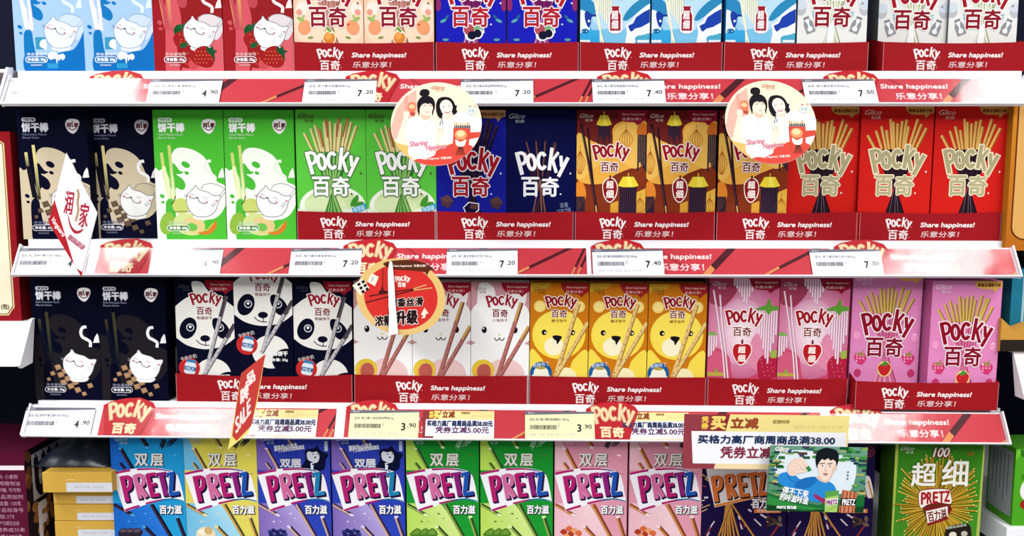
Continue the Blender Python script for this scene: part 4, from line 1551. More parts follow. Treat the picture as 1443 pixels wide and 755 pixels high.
def poster_art():
    A = Art(137, 95)
    A.frame(572, 250, 4.575)
    A.part('picture_print')
    A.rect(560, 240, 1210, 700, '6a9a84', '4a8a64')
    A.blob([(640, 300), (860, 280), (1100, 330), (1130, 460), (1060, 560), (760, 540), (620, 440)], 'dce8f0')
    rnd = random.Random(3)
    pal = ['1c6a2c', '3f8f3a', '17304a', '8aa84c', '5a3a2c', '22803a', '2a4a7c', 'b0b46a', '14502a']
    for i in range(110):
        q = i % 4
        if q == 0:
            x, y = rnd.uniform(565, 880), rnd.uniform(246, 322)
        elif q == 1:
            x, y = rnd.uniform(985, 1200), rnd.uniform(250, 340)
        elif q == 2:
            x, y = rnd.uniform(1110, 1200), rnd.uniform(300, 560)
        else:
            x, y = rnd.uniform(566, 640), rnd.uniform(320, 600)
        w = rnd.uniform(16, 60)
        A.rect(x, y, x + w, y + rnd.uniform(8, 18), rnd.choice(pal))
    A.poly([(560, 560), (700, 600), (900, 640), (1210, 560), (1210, 720), (560, 720)], '1c6a34')
    A.poly([(560, 580), (760, 640), (980, 668), (980, 690), (560, 640)], '2f8a3c')
    A.poly([(560, 640), (800, 680), (1210, 640), (1210, 720), (560, 720)], '14401f')
    # man in a blue sweater holding up a small green biscuit
    A.blob([(640, 440), (690, 424), (740, 440), (780, 470), (860, 450), (920, 470), (980, 490), (1010, 530), (1020, 600), (900, 620), (780, 590), (690, 530), (636, 490)], '2a88d0', 5)
    A.blob([(780, 470), (860, 452), (880, 480), (820, 530), (740, 520)], '1c6cb8', 5)
    A.stroke([(690, 440), (720, 480), (800, 500)], 6, '1c64a8', smooth=True)
    A.blob([(880, 450), (950, 440), (952, 486), (918, 484), (892, 468)], 'e0c0ac', 5)
    A.blob([(876, 384), (866, 336), (872, 292), (896, 268), (930, 258), (964, 262), (996, 274), (1014, 306), (1012, 352), (1002, 384), (990, 390), (890, 390)], '141820', 5)
    A.blob([(882, 356), (900, 324), (980, 326), (1000, 358), (996, 402), (976, 446), (940, 478), (910, 460), (888, 412)], 'f0d8c6', 5)
    A.blob([(962, 470), (986, 430), (1000, 380), (990, 370), (972, 430)], 'dfbea8', 5)
    A.poly([(876, 366), (876, 320), (900, 290), (985, 290), (1008, 326), (1006, 370), (996, 346), (980, 334), (962, 342), (948, 326), (926, 340), (908, 332), (894, 350), (884, 374)], '141820')
    A.ell(1000, 390, 7, 14, 'e4c2ae')
    for x in (914, 962):
        A.stroke([(x - 18, 364), (x + 14, 360)], 6, '2a2226')
        A.ell(x, 378, 11, 5, 'f4ece8')
        A.ell(x, 378, 5, 5, '221c22')
    A.stroke([(940, 376), (930, 408), (944, 412)], 4, 'c8a08c', smooth=True)
    A.blob([(918, 430), (936, 424), (954, 430), (936, 442)], 'b8706c', 4)
    # raised hand
    A.blob([(690, 390), (710, 350), (740, 330), (770, 340), (800, 372), (790, 400), (760, 416), (742, 446), (700, 440)], 'ecd0bc', 5)
    for pts in ([(744, 350), (776, 334), (800, 362), (824, 396)], [(726, 366), (760, 352), (786, 380), (800, 400)], [(712, 384), (744, 372), (764, 396), (772, 416)], [(706, 404), (730, 396), (748, 412), (752, 430)], [(748, 420), (790, 416), (814, 404)]):
        A.stroke(pts, 19, 'd4ae98', smooth=True)
        A.stroke(pts, 16, 'f0d8c6', smooth=True, cap=True)
    A.poly([(806, 392), (826, 378), (846, 406), (826, 420)], '2c8a44')
    # packs in front
    A.poly([(942, 546), (1030, 538), (1026, 690), (946, 694)], 'a8cc6c')
    A.poly([(942, 546), (1030, 538), (1029, 570), (943, 590)], '5aa04c')
    A.stroke([(958, 680), (1018, 640)], 5, '7cac44')
    A.poly([(1052, 534), (1150, 548), (1136, 708), (1034, 700)], 'c4724c')
    for i in range(7):
        A.stroke([(1060 + i * 12, 545), (1056 + i * 12, 590)], 6, 'd8987a' if i % 2 else '8a3c28')
        A.stroke([(1048 + i * 13, 645), (1046 + i * 13, 698)], 6, 'd8987a' if i % 2 else '8a3c28')
    A.poly([(1046, 588), (1146, 590), (1142, 640), (1042, 638)], '141418')
    A.poly([(952, 600), (1028, 588), (1028, 630), (952, 640)], 'f0e8f0')
    A.poly([(868, 560), (946, 600), (940, 630), (876, 590)], '9c2c5c')
    A.part('lettering')
    A.text('PRETZ', (956, 604, 1024, 632), '8a2470', bold=1.5, rot=-8)
    A.text('PRETZ', (1056, 596, 1138, 634), 'f2f2f2', bold=1.5)
    A.text('停不下来', (664, 530, 836, 580), 'f6f6f6', bold=1.4, rot=9)
    A.text('的咔滋咔滋', (652, 576, 836, 624), 'f6f6f6', bold=1.4, rot=9)
    A.text('PRETZ 百力滋', (636, 648, 760, 668), 'f0f4f0', bold=1.5)
    A.text('Glico', (604, 256, 690, 284), 'f0f4f4', bold=1.5, shear=.35)
    A.text('格力高', (630, 284, 684, 298), 'f0f4f4')
    for i in range(3):
        A.ell(1080, 415 + i * 22, 5, 7, '4a5a5c', n=10)
    return A
# ------------------------------------------------------------------ the bay: shelves, rails, panels
S0 = px_scale(300, 0.0)
LIP = -0.003
LIPS = {1: 0.0092, 2: 0.0080, 3: 0.0038, 4: 0.0080}
RAIL_TOP_Y, RAIL_BOT_Y, RAIL_H = -0.0105, -0.0300, 0.0328
THETA = math.atan2(RAIL_TOP_Y - RAIL_BOT_Y, RAIL_H)
RAIL_L = math.hypot(RAIL_H, RAIL_TOP_Y - RAIL_BOT_Y)
Z1 = at(722, 100.0, LIP).z
Z2 = at(722, 338.2, LIP).z
Z3 = at(722, 569.5, LIP).z
Z4 = at(722, 789, LIP).z
XL, XR = at(10, 130, -0.02).x, at(1447, 130, -0.02).x
SHELF = {1: (Z1, 0.0), 2: (Z2, 0.0016), 3: (Z3, 0.0082), 4: (Z4, 0.0)}   # height at mid bay, fall to the right per metre


def zs(row, x):
    z, k = SHELF[row]
    return z - k * x


def tilt(row):
    return math.atan(SHELF[row][1])


bm = bmesh.new()
add_box(bm, -3, 3, -4, 1.2, -0.05, 0.0)
structure(bm_obj('floor', bm, FLOORM))
bm = bmesh.new()
add_box(bm, -2.6, 2.6, 0.34, 0.37, 0.0, 2.3)
structure(bm_obj('wall_back', bm, DARK_PANEL))

names = {1: 'first white shelf from the top, under the milk and berry packs',
         2: 'white shelf under the green packs and the pumpkin orange packs',
         3: 'white shelf under the panda, rabbit and lion packs',
         4: 'lowest white shelf, under the big slanted-banner packs'}
for row in (1, 2, 3, 4):
    z, k = SHELF[row]
    LIP_T = LIPS[row]
    t = thing('shelf', (0, 0, z), names[row], 'shelf', 'shelves of the bay', rot=(0, tilt(row), 0))
    bm = bmesh.new()
    add_box(bm, XL + .006, XR + .002, LIP + .002, 0.338, -0.004, 0.0, 0.0008)
    bm_obj('shelf_board', bm, WHITE_METAL if row != 9 else DARK_PANEL, t)
    bm = bmesh.new()
    extrude_yz(bm, [(LIP, 0.0), (LIP + .002, 0.0), (LIP + .002, -LIP_T), (LIP + .02, -LIP_T), (LIP + .02, -LIP_T - .0015), (LIP, -LIP_T - .0015)], XL + .004, XR + .003)
    bm_obj('front_lip', bm, WHITE_METAL, t)
    for s in (-1, 1):
        bm = bmesh.new()
        x = XL + .008 if s < 0 else XR - .01
        prism_pts = [(0.02, -0.006), (0.335, -0.006), (0.335, -0.075), (0.28, -0.06), (0.02, -0.016)]
        extrude_yz(bm, prism_pts, x, x + .002)
        bm_obj('shelf_bracket', bm, DARK_PANEL, t)

RAIL_NAMES = {1: 'clear price rail along the top shelf, above the green and pumpkin packs',
              2: 'clear price rail along the middle shelf, above the panda and lion packs',
              3: 'clear price rail along the third shelf, above the slanted-banner packs'}


def rail_local(row, v, n):
    """(y, z) in the shelf frame at v down the sloping rail face and n out of it"""
    y = RAIL_TOP_Y - v * math.sin(THETA) - n * math.cos(THETA)
    z = -LIPS[row] - v * math.cos(THETA) + n * math.sin(THETA)
    return (y, z)


for row in (1, 2, 3):
    z, k = SHELF[row]
    t = thing('price_rail', (0, 0, z), RAIL_NAMES[row], 'price rail', 'price rails of the bay', rot=(0, tilt(row), 0))
    LIP_T = LIPS[row]
    q = (lambda row: lambda v, n: rail_local(row, v, n))(row)
    L = RAIL_L
    bm = bmesh.new()
    extrude_yz(bm, [(LIP - .0002, -LIP_T - .0004), q(0, 0), q(L, 0), q(L, .0042), q(L + .0014, .0042), q(L + .0014, -.0014), q(0, -.0014), (LIP - .0002, -LIP_T - .0028)], XL, XR)
    bm_obj('rail_channel', bm, RAILM, t)
    bm = bmesh.new()
    extrude_yz(bm, [q(.0035, .0034), q(.0035, .0041), q(L - .0002, .0041), q(L - .0002, .0034)], XL + .003, XR - .003)
    bm_obj('clear_cover', bm, CLEAR, t)
    for x in (XL - .0005, XR - .0015):
        bm = bmesh.new()
        extrude_yz(bm, [q(-.001, -.002), q(-.001, .0048), q(L + .002, .0048), q(L + .002, -.002)], x, x + .002)
        bm_obj('end_cap', bm, RAILM, t)


def on_rail(row, px, v, n):
    """location on a rail: at photo column px, v metres down the face, n out of it"""
    py = {1: 131, 2: 368, 3: 597}[row]
    x = at(px, py, (RAIL_TOP_Y + RAIL_BOT_Y) / 2).x
    y, z = rail_local(row, v, n)
    z0, k = SHELF[row]
    return Vector((x, y, z0 - k * x + z)), (-THETA, tilt(row), 0)


SR = px_scale(300, -0.027)      # metres per photo pixel on the rails
SZ = 1.155                      # the rail face leans, so cards are taller than they look


def plate(name, outline, s, sz, H, mat, parent, th=0.0004, xo=0.0):
    bm = bmesh.new()
    prism(bm, [((x + xo) * s, (H - y) * sz) for x, y in outline], 0.0, th)
    return bm_obj(name, bm, mat, parent)


PAPER = material('white_card', 'f2f2f4', rough=0.55, spec=0.2)
RED_CARD = material('red_card', 'c8343e', rough=0.5, spec=0.2)

# red inserts with a die-cut logo head standing above the rail
HEADS = {1: [122, 485, 842, 1163, 1441], 2: [137, 482, 833, 1178, 1433], 3: [142, 486, 826, 1172, 1424]}
STRIP_LABEL = {
    (1, 0): 'red insert strip under the red strawberry cat packs, top rail', (1, 1): 'red insert strip under the peach and berry-blue trays, top rail',
    (1, 2): 'red insert strip under the blue milk packs tray, top rail', (1, 3): 'red insert strip at the end of the top rail, under the white milk packs',
    (2, 0): 'red insert strip under the green cat packs, middle rail', (2, 1): 'red insert strip under the matcha and navy trays, middle rail',
    (2, 2): 'red insert strip under the pumpkin packs, middle rail', (2, 3): 'red insert strip under the tray of two red packs, middle rail',
    (3, 0): 'red insert strip under the panda packs, lowest rail', (3, 1): 'red insert strip under the rabbit packs, lowest rail',
    (3, 2): 'red insert strip under the lion packs, lowest rail, mostly behind promotion cards', (3, 3): 'red insert strip under the pink strawberry packs, lowest rail'}
for row in (1, 2, 3):
    for i in range(4):
        a, b = HEADS[row][i], HEADS[row][i + 1]
        W = b - a - 2
        loc, rot = on_rail(row, a, RAIL_L - .0004, .0006)
        t = thing('rail_insert', loc, STRIP_LABEL[(row, i)], 'shelf strip', 'red rail inserts', rot=rot)
        H = 37
        plate('insert_card', [(0, 0), (W, 0), (W, H), (0, H)], SR, SR * SZ, H, RED_CARD, t)
        A = strip_art(W, H)
        A.build(t, SR, sz=SR * SZ, x_off=0, y=-.00002)
        h = plate('logo_head', head_outline(), SR, SR * SZ, H, card_mat('b3242e'), t, th=.0004)
        h.location.y = -.0012
        hb = head_art()
        for o in hb.build(h, SR, sz=SR * SZ, x_off=0, z_off=H, y=0):
            pass

# price cards
PC = {}


def price_card(row, px, price, name, label, yellow=False, w=101.0, roll=0.0):
    loc, rot = on_rail(row, px + w / 2, RAIL_L - .0006, .0023)
    t = thing('price_card', loc, label, 'price tag', 'price cards in the rails', rot=rot)
    t.rotation_euler.y += roll
    plate('card', [(-50.5, 0), (50.5, 0), (50.5, 35), (-50.5, 35)], SR, SR * SZ, 35, PAPER, t, th=.0003)
    price_art(price, name, yellow).build(t, SR, sz=SR * SZ)
    return t


price_card(1, 13, '4.90', '润之家饼干棒-牛奶味50g', 'white price card 4.90 under the blue cat packs, left end of top rail')
price_card(1, 211, '4.90', '润之家饼干棒-草莓味55g', 'white price card 4.90 under the red strawberry cat packs')
price_card(1, 429, '7.20', '格力高百奇蜜桃味55g', 'white price card 7.20 under the peach packs tray')
price_card(1, 650, '7.20', '格力高百奇蓝莓树莓味55g', 'white price card 7.20 under the berry-blue packs tray')
price_card(1, 835, '7.40', '格力高百奇超细牛奶味50g', 'white price card 7.40 under the blue milk packs, top rail')
price_card(1, 1132, '7.50', '格力高百奇牛奶味55g', 'white price card 7.50 under the white milk packs, top rail')
price_card(2, 23, '4.90', '润之家饼干棒-巧克力味60g', 'white price card behind the white diamond wobbler, left end of middle rail')
price_card(2, 213, '4.90', '润之家饼干棒-哈密瓜味60g', 'white price card 4.90 under the green cat packs')
price_card(2, 409, '7.20', '格力高百奇抹茶味55g', 'white price card 7.20 under the matcha packs tray')
price_card(2, 629, '7.20', '格力高百奇香浓巧克力味55g', 'white price card 7.20 under the navy chocolate packs tray')
price_card(2, 834, '7.40', '格力高百奇超细南瓜巧克力味50g', 'white price card 7.40 under the pumpkin packs, middle rail')
price_card(2, 1141, '7.50', '格力高百奇巧克力味55g', 'white price card 7.50 under the red packs, middle rail')
price_card(3, 33, '4.90', '润之家饼干棒-浓黑巧克力味50g', 'white price card 4.90 at the left end of the lowest rail')
price_card(3, 491, '3.90', '格力高小兔百奇树莓味35g', 'pale yellow price card 3.90 under the rabbit packs', True)
price_card(3, 738, '3.90', '格力高小狮百奇焦糖布丁味35g', 'pale yellow price card 3.90 under the lion packs', True)
for px, lab in ((345, 'yellow and white discount card beside the red sale flag, under panda packs'), (594, 'yellow and white discount card between the two pale yellow price cards'),
                (869, 'yellow and white discount card half hidden by the large promotion sign')):
    loc, rot = on_rail(3, px + 52, RAIL_L - .0006, .0017)
    t = thing('discount_card', loc, lab, 'promotion card', 'small discount cards in the lowest rail', rot=rot)
    plate('card', [(-52, 0), (52, 0), (52, 35), (-52, 35)], SR, SR * SZ, 35, PAPER, t, th=.0003)
    promo_art().build(t, SR, sz=SR * SZ)


# ------------------------------------------------------------------ packs and trays
def carton(parent, W, H, D, col, flap_col=None):
    """a tuck-top carton: body, and the lid flap with its tuck edge; front face on y = -D/2"""
    bm = bmesh.new()
    add_box(bm, -W / 2, W / 2, -D / 2, D / 2, 0, H, 0.0)
    vert = [e for e in bm.edges if abs(e.verts[0].co.z - e.verts[1].co.z) > 1e-6]
    bmesh.ops.bevel(bm, geom=vert, offset=.0005, segments=2, affect='EDGES')
    bm_obj('carton', bm, card_mat(col), parent)
    bm = bmesh.new()
    add_box(bm, -W / 2 + .0008, W / 2 - .0008, -D / 2 + .0006, D / 2 - .0002, H + .00002, H + .0005)
    add_box(bm, -W / 2 + .006, W / 2 - .006, -D / 2 + .0002, -D / 2 + .0006, H - .0001, H + .0004)
    bm_obj('lid_flap', bm, card_mat(flap_col or col), parent)


TYPES = {}
FLOOR_T = 0.0007


def pack(kind, art_fn, s, side, name, cat, D=0.026):
    """the first pack of a kind; copies share its meshes"""
    A = art_fn()
    t = thing(name, (0, 0, -9))
    carton(t, A.W * s, A.H * s, D, side)
    A.build(t, s, y=-D / 2)
    TYPES[kind] = dict(root=t, used=False, D=D, cat=cat, s=s, W=A.W)
    return t


def place(kind, row, px, label, group, Y=0.0, dz=0.0, rz=0.0, ref=None):
    T = TYPES[kind]
    o = T['root'] if not T['used'] else copy_thing(T['root'])
    T['used'] = True
    py = ref or {1: 50, 2: 250, 3: 480, 4: 700}[row]
    x = at(px, py, Y).x
    o.location = (x, Y + T['D'] / 2, zs(row, x) + dz)
    o.rotation_euler = (0, tilt(row), rz)
    tag(o, label, T['cat'], group)
    return o


def srow(py, Y=0.0):
    return px_scale(py, Y)


s1, s2, s3, s4 = srow(50), srow(250), srow(480), srow(700)
BOX = 'biscuit box'
pack('milkcat', lambda: cat_box('milk'), s1, '1a70b0', 'biscuit_stick_box', BOX)
pack('berrycat', lambda: cat_box('berry'), s1, '8c1a20', 'biscuit_stick_box', BOX)
pack('peach', lambda: fan_box('peach'), s1, 'eebc9c', 'biscuit_stick_box', BOX)
pack('berryblue', lambda: fan_box('berryblue'), s1, '1418a0', 'biscuit_stick_box', BOX)
pack('thinmilk', lambda: thin_box('milk'), s1, '2c90c8', 'biscuit_stick_box', BOX)
pack('white', lambda: fan_box('white'), s1, '6a7478', 'biscuit_stick_box', BOX)  # side grey has the gap's shade painted in; the front stays white
pack('chococat', lambda: cat_box('choco'), s2, '090b22', 'biscuit_stick_box', BOX)
pack('meloncat', lambda: cat_box('melon'), s2, '3a9c28', 'biscuit_stick_box', BOX)
pack('matcha', lambda: fan_box('matcha'), s2, '3f9e2e', 'biscuit_stick_box', BOX)
pack('blue', lambda: fan_box('blue'), s2, '0c1270', 'biscuit_stick_box', BOX)
pack('bitter', lambda: fan_box('bitter'), s2, '060a30', 'biscuit_stick_box', BOX)
pack('pumpkin', lambda: thin_box('pumpkin'), s2, '5c1a1c', 'biscuit_stick_box', BOX)
pack('red', lambda: fan_box('red'), s2 * 1.035, 'a81818', 'biscuit_stick_box', BOX)
pack('darkcat', lambda: cat_box('dark'), s3 * .955, '07091e', 'biscuit_stick_box', BOX)
pack('panda', lambda: animal_box('panda'), s3, '080a20', 'biscuit_stick_box', BOX)
pack('rabbit', lambda: animal_box('rabbit'), s3, 'd8b4b8', 'biscuit_stick_box', BOX)
pack('lion', lambda: animal_box('lion'), s3, 'b46a14', 'biscuit_stick_box', BOX)
pack('straw', lambda: thin_box('straw'), s3 * 1.0, 'b84a70', 'biscuit_stick_box', BOX)
pack('pink', lambda: fan_box('pink'), s3 * 1.0, 'cc6aa4', 'biscuit_stick_box', BOX)
for k, side in (('blue', '1c70c0'), ('yellow', 'd4c850'), ('purple', '4a48a8'), ('green', '1c8a30'), ('pink', 'd890a4')):
    pack('pz_' + k, (lambda k: lambda: pretz_box(k))(k), s4, side, 'pretzel_stick_box', BOX, D=.03)
pack('pz_dark', dark_pretz, s4, '140c30', 'pretzel_stick_box', BOX, D=.03)
pack('hundred', green_hundred, s4, '3a6418', 'pretzel_stick_box', BOX, D=.04)

T_ = FLOOR_T
# top shelf
G = 'blue milk cat packs'
place('milkcat', 1, 69, 'light blue pack with a sleeping white cat, at the left end of the top shelf', G)
place('milkcat', 1, 167, 'light blue pack with a sleeping white cat, touching the red strawberry cat pack', G)
G = 'red strawberry cat packs'
place('berrycat', 1, 265, 'red strawberry pack with a sleeping white cat, touching the blue cat pack', G)
place('berrycat', 1, 364, 'red strawberry pack with a sleeping white cat, next to the peach packs', G)
G = 'peach packs'
place('peach', 1, 463.5, 'cream peach-coloured stick pack in a red tray, next to the red strawberry cat pack', G, Y=.001, dz=T_)
place('peach', 1, 562.5, 'cream peach-coloured stick pack in a red tray, nearer the berry-blue packs', G, Y=.001, dz=T_)
G = 'berry blue packs'
place('berryblue', 1, 664, 'bright blue pack with dark berries in a red tray, nearer the peach packs', G, Y=.001, dz=T_)
place('berryblue', 1, 764, 'bright blue pack with dark berries in a red tray, nearer the light blue milk packs', G, Y=.001, dz=T_)
G = 'thin milk stick packs'
place('thinmilk', 1, 866.5, 'light blue pack with a cow and milk bottle, next to the berry-blue packs', G, Y=.001, dz=T_)
place('thinmilk', 1, 967, 'light blue pack with a cow and milk bottle, second of the pair in one tray', G, Y=.001, dz=T_)
place('thinmilk', 1, 1071.5, 'light blue pack with a cow and milk bottle, sharing a tray with a white pack', G, Y=.001, dz=T_)
G = 'white milk packs'
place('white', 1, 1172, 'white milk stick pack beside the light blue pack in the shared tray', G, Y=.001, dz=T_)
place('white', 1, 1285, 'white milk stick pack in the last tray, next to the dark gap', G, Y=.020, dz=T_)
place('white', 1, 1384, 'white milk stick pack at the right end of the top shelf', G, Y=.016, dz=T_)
# second shelf
G = 'black chocolate cat packs'
place('chococat', 2, 77, 'black chocolate pack with cream blots and a white cat, behind the white diamond wobbler', G)
place('chococat', 2, 174, 'black chocolate pack with a sleeping white cat, touching the green cat pack', G, Y=.016)
G = 'green melon cat packs'
place('meloncat', 2, 267.5, 'bright green melon pack with a white cat, touching the black cat pack', G)
place('meloncat', 2, 366.5, 'bright green melon pack with a white cat, next to the matcha packs', G)
G = 'green matcha packs'
place('matcha', 2, 467, 'green matcha stick pack, logo in full view, in a red tray', G, Y=.001, dz=T_)
place('matcha', 2, 565.5, 'green matcha stick pack partly behind a round wobbler', G, Y=.001, dz=T_)
place('blue', 2, 664, 'royal blue chocolate pack with a red logo, partly behind the round wobbler', None, Y=.001, dz=T_)
place('bitter', 2, 762, 'dark navy bitter chocolate pack with a white logo', None, Y=.001, dz=T_)
G = 'pumpkin packs'
place('pumpkin', 2, 861, 'orange and brown pumpkin stick pack, next to the dark navy pack', G, Y=.001, dz=T_)
place('pumpkin', 2, 959.5, 'orange and brown pumpkin stick pack, second in the tray, not covered', G, Y=.001, dz=T_)
place('pumpkin', 2, 1060.5, 'orange and brown pumpkin stick pack partly behind the round wobbler', G, Y=.001, dz=T_)
G = 'red chocolate packs'
place('red', 2, 1157, 'red chocolate stick pack beside the pumpkin pack, top corner behind the round wobbler', G, Y=.006, dz=T_)
place('red', 2, 1261, 'red chocolate stick pack, first of the two in the last red tray', G, Y=.001, dz=T_)
place('red', 2, 1364.5, 'red chocolate stick pack at the right end of the second shelf', G, Y=.001, dz=T_)
# third shelf
G = 'dark chocolate cat packs'
place('darkcat', 3, 93, 'black pack with brown chocolate pieces and white cat, at the left end of its shelf', G)
place('darkcat', 3, 187, 'black pack with brown chocolate pieces and white cat, next to the panda packs', G)
G = 'panda packs'
place('panda', 3, 289, 'black and white panda-faced pack, next to the dark chocolate cat packs', G, Y=.001, dz=T_)
place('panda', 3, 371.5, 'black and white panda-faced pack, standing higher than its neighbours', G, Y=.001, dz=T_ + .0300)
place('panda', 3, 454.5, 'black and white panda-faced pack, next to the rabbit packs', G, Y=.001, dz=T_)
G = 'rabbit packs'
place('rabbit', 3, 539, 'white rabbit-faced pack behind the round gold-rimmed wobbler, next to panda pack', G, Y=.001, dz=T_)
place('rabbit', 3, 621.5, 'white rabbit-faced pack, its logo half covered by the gold-rimmed wobbler', G, Y=.001, dz=T_)
place('rabbit', 3, 704, 'white rabbit-faced pack in full view, next to the yellow lion packs', G, Y=.001, dz=T_)
G = 'lion packs'
place('lion', 3, 787, 'yellow lion-faced pack, next to the white rabbit packs', G, Y=.001, dz=T_)
place('lion', 3, 870, 'yellow lion-faced pack, middle of the three', G, Y=.001, dz=T_)
place('lion', 3, 953, 'yellow lion-faced pack, next to the pink thin stick packs', G, Y=.001, dz=T_)
G = 'thin strawberry packs'
place('straw', 3, 1046, 'pink and white thin stick pack with red heart badge, next to the lion pack', G, Y=.001, dz=T_)
place('straw', 3, 1145, 'pink and white thin stick pack with red heart badge, next to the mauve pink pack', G, Y=.001, dz=T_)
G = 'pink strawberry packs'
place('pink', 3, 1246.5, 'mauve pink strawberry pack set back in its tray, in the shelf shade', G, Y=.007, dz=T_ + .008)
place('pink', 3, 1357.5, 'mauve pink strawberry pack standing forward at the right end', G, Y=-.0075, dz=T_, rz=0.02)
# bottom shelf
G = 'slanted-banner packs'
place('pz_blue', 4, 210, 'blue pretzel stick pack with a slanted white banner, next to the yellow stack', None)
place('pz_yellow', 4, 312.5, 'yellow and light blue pretzel stick pack with a slanted white banner', None)
place('pz_purple', 4, 415, 'purple and blue pretzel stick pack with a husky, next to the yellow pack', 'purple husky packs')
place('pz_purple', 4, 519.5, 'purple and blue pretzel stick pack with a husky, next to the green packs', 'purple husky packs')
place('pz_green', 4, 624, 'green pretzel stick pack with a slanted banner, next to the purple packs', 'green banner packs')
place('pz_green', 4, 728, 'green pretzel stick pack with a slanted banner, next to the pink packs', 'green banner packs')
place('pz_pink', 4, 832.5, 'pink pretzel stick pack with a slanted banner, next to the green packs', 'pink banner packs')
place('pz_pink', 4, 937.5, 'pink pretzel stick pack with a slanted banner, next to the dark purple pack', 'pink banner packs')
place('pz_dark', 4, 1049, 'dark purple pretzel stick pack with an orange banner word, under the promotion sign', 'dark purple packs')
place('pz_dark', 4, 1171, 'dark purple pretzel stick pack mostly behind the man poster', 'dark purple packs')
place('hundred', 4, 1321, 'green pack of thin sticks bursting from a red ribbon logo, alone at the right end', None)


def tray_art(W, H, lx):
    A = Art(W, H)
    A.frame(70 - (lx - 32) * 6.871, 52, 6.871)
    A.part('brand_logo')
    A.pocky((288, 102, 555, 222), 'f2e8e8', weight=.98)
    A.ell(551, 200, 5, 5, 'd89a9a', n=10)
    A.part('lettering')
    baiqi(A, (325, 230, 518, 318), 'ecdede', bold=2.2)
    A.ell(528, 296, 5, 5, 'd89a9a', n=10)
    A.text('Share happiness!', (635, 155, 1162, 212), 'f2e6e6', bold=2.6, shear=.16)
    A.text('乐意分享！', (640, 240, 1015, 298), 'e6caca', bold=.8, shear=.1)
    A.frame()
    A.part('crease')
    A.stroke([(.5, 1), (.5, H)], .8, 'c08084')
    A.part('crease#2')
    A.stroke([(W - .5, 1), (W - .5, H)], .8, 'c08084')
    return A


def tray(row, x0, x1, label, lx=32, H=40.5, D=0.19, Y=-.0012, rz=0.0, dz=0.0, sag=2.0):
    s = {1: s1, 2: s2, 3: s3}[row]
    py = {1: 80, 2: 320, 3: 548}[row]
    xc = at((x0 + x1) / 2, py, Y).x
    W = x1 - x0
    w, h = W * s, H * s
    t = thing('display_tray', (xc, Y, zs(row, xc) + dz), label, 'display tray', 'red display trays', rot=(0, tilt(row), rz))
    bm = bmesh.new()
    th = .0006
    top = [(-w / 2, h)] + [(-w / 2 + w * i / 8, h - s * sag * math.sin(math.pi * i / 8)) for i in range(1, 8)] + [(w / 2, h)]
    prism(bm, [(-w / 2, 0), (w / 2, 0)] + top[::-1], 0, th)
    for sx in (-1, 1):
        xa = sx * (w / 2 - th / 2)
        extrude_yz(bm, [(th, 0), (D, 0), (D, h * 2.0), (D * .45, h * 1.6), (th, h)], xa - th / 2, xa + th / 2)
    add_box(bm, -w / 2 + th, w / 2 - th, th, D, 0, FLOOR_T * .9)
    add_box(bm, -w / 2 + th, w / 2 - th, D - th, D, 0, h * 2)
    bmesh.ops.recalc_face_normals(bm, faces=bm.faces[:])
    bm_obj('tray_body', bm, card_mat('9c1a22'), t)
    tray_art(W, H, lx).build(t, s)
    return t


tray(1, 413.5, 612, 'red tray holding the two peach packs')
tray(1, 614, 815.5, 'red tray holding the two berry-blue packs', lx=36)
tray(1, 817, 1018, 'red tray holding two light blue milk packs', lx=34)
tray(1, 1020, 1223.5, 'red tray holding one light blue and one white milk pack', lx=37)
tray(1, 1244, 1447, 'red tray at the right end of the top shelf, holding two white packs', lx=42, Y=-.0016)
tray(2, 418.5, 614, 'red tray holding the two green matcha packs')
tray(2, 615, 808.5, 'red tray holding the royal blue and dark navy packs', lx=34)
tray(2, 809.5, 1007.5, 'red tray holding the first two pumpkin packs', lx=34)
tray(2, 1009, 1208, 'red tray holding a pumpkin pack and a red pack', lx=36)
tray(2, 1210.5, 1411, 'red tray holding the last two red packs', lx=36)
panda_tray = tray(3, 247.5, 497, 'red tray holding the three panda packs, behind the sale flag', lx=58, sag=4)
bm = bmesh.new()                            # a folded card riser lifts the middle panda pack
add_box(bm, -.034, .033, .003, .030, FLOOR_T, .0299, .0004)
bm_obj('card_riser', bm, card_mat('9c1a22'), panda_tray)
tray(3, 498.5, 743.5, 'red tray holding the three rabbit packs', lx=58, sag=1)
tray(3, 745, 995, 'red tray holding the three lion packs', lx=60, sag=1)
tray(3, 996.5, 1194.5, 'red tray holding the two pink and white thin stick packs', lx=34)
tray(3, 1206, 1406.5, 'red tray jutting out over the shelf edge with the two mauve pink packs', lx=36, Y=-.0135, rz=0.0, D=.16)

# ------------------------------------------------------------------ signs, wobblers and the poster in front of the rails
def hanging_card(name, art, outline, px, py_bottom, Y, label, cat, rot=(0, 0, 0), group=None, edge='e8e8ee', arm=None, xo=None, extra=(), sz=1.0, th=.0006):
    """a printed card: outline in its own pixels; (px, py_bottom) is where its bottom centre shows"""
    loc = at(px, py_bottom, Y)
    s = px_scale(py_bottom - art.H / 2, Y)
    t = thing(name, loc, label, cat, group, rot=rot)
    m = card_mat(edge)
    o = plate('card', [(x - art.W / 2, y) for x, y in outline], s, s, art.H, m, t, th=th)
    for ex in extra:
        bm = bmesh.new()
        prism(bm, [((x - art.W / 2) * s, (art.H - y) * s) for x, y in ex], 0, th)
        bm_obj('tag', bm, m, t)
    art.build(t, s)
    return t, s


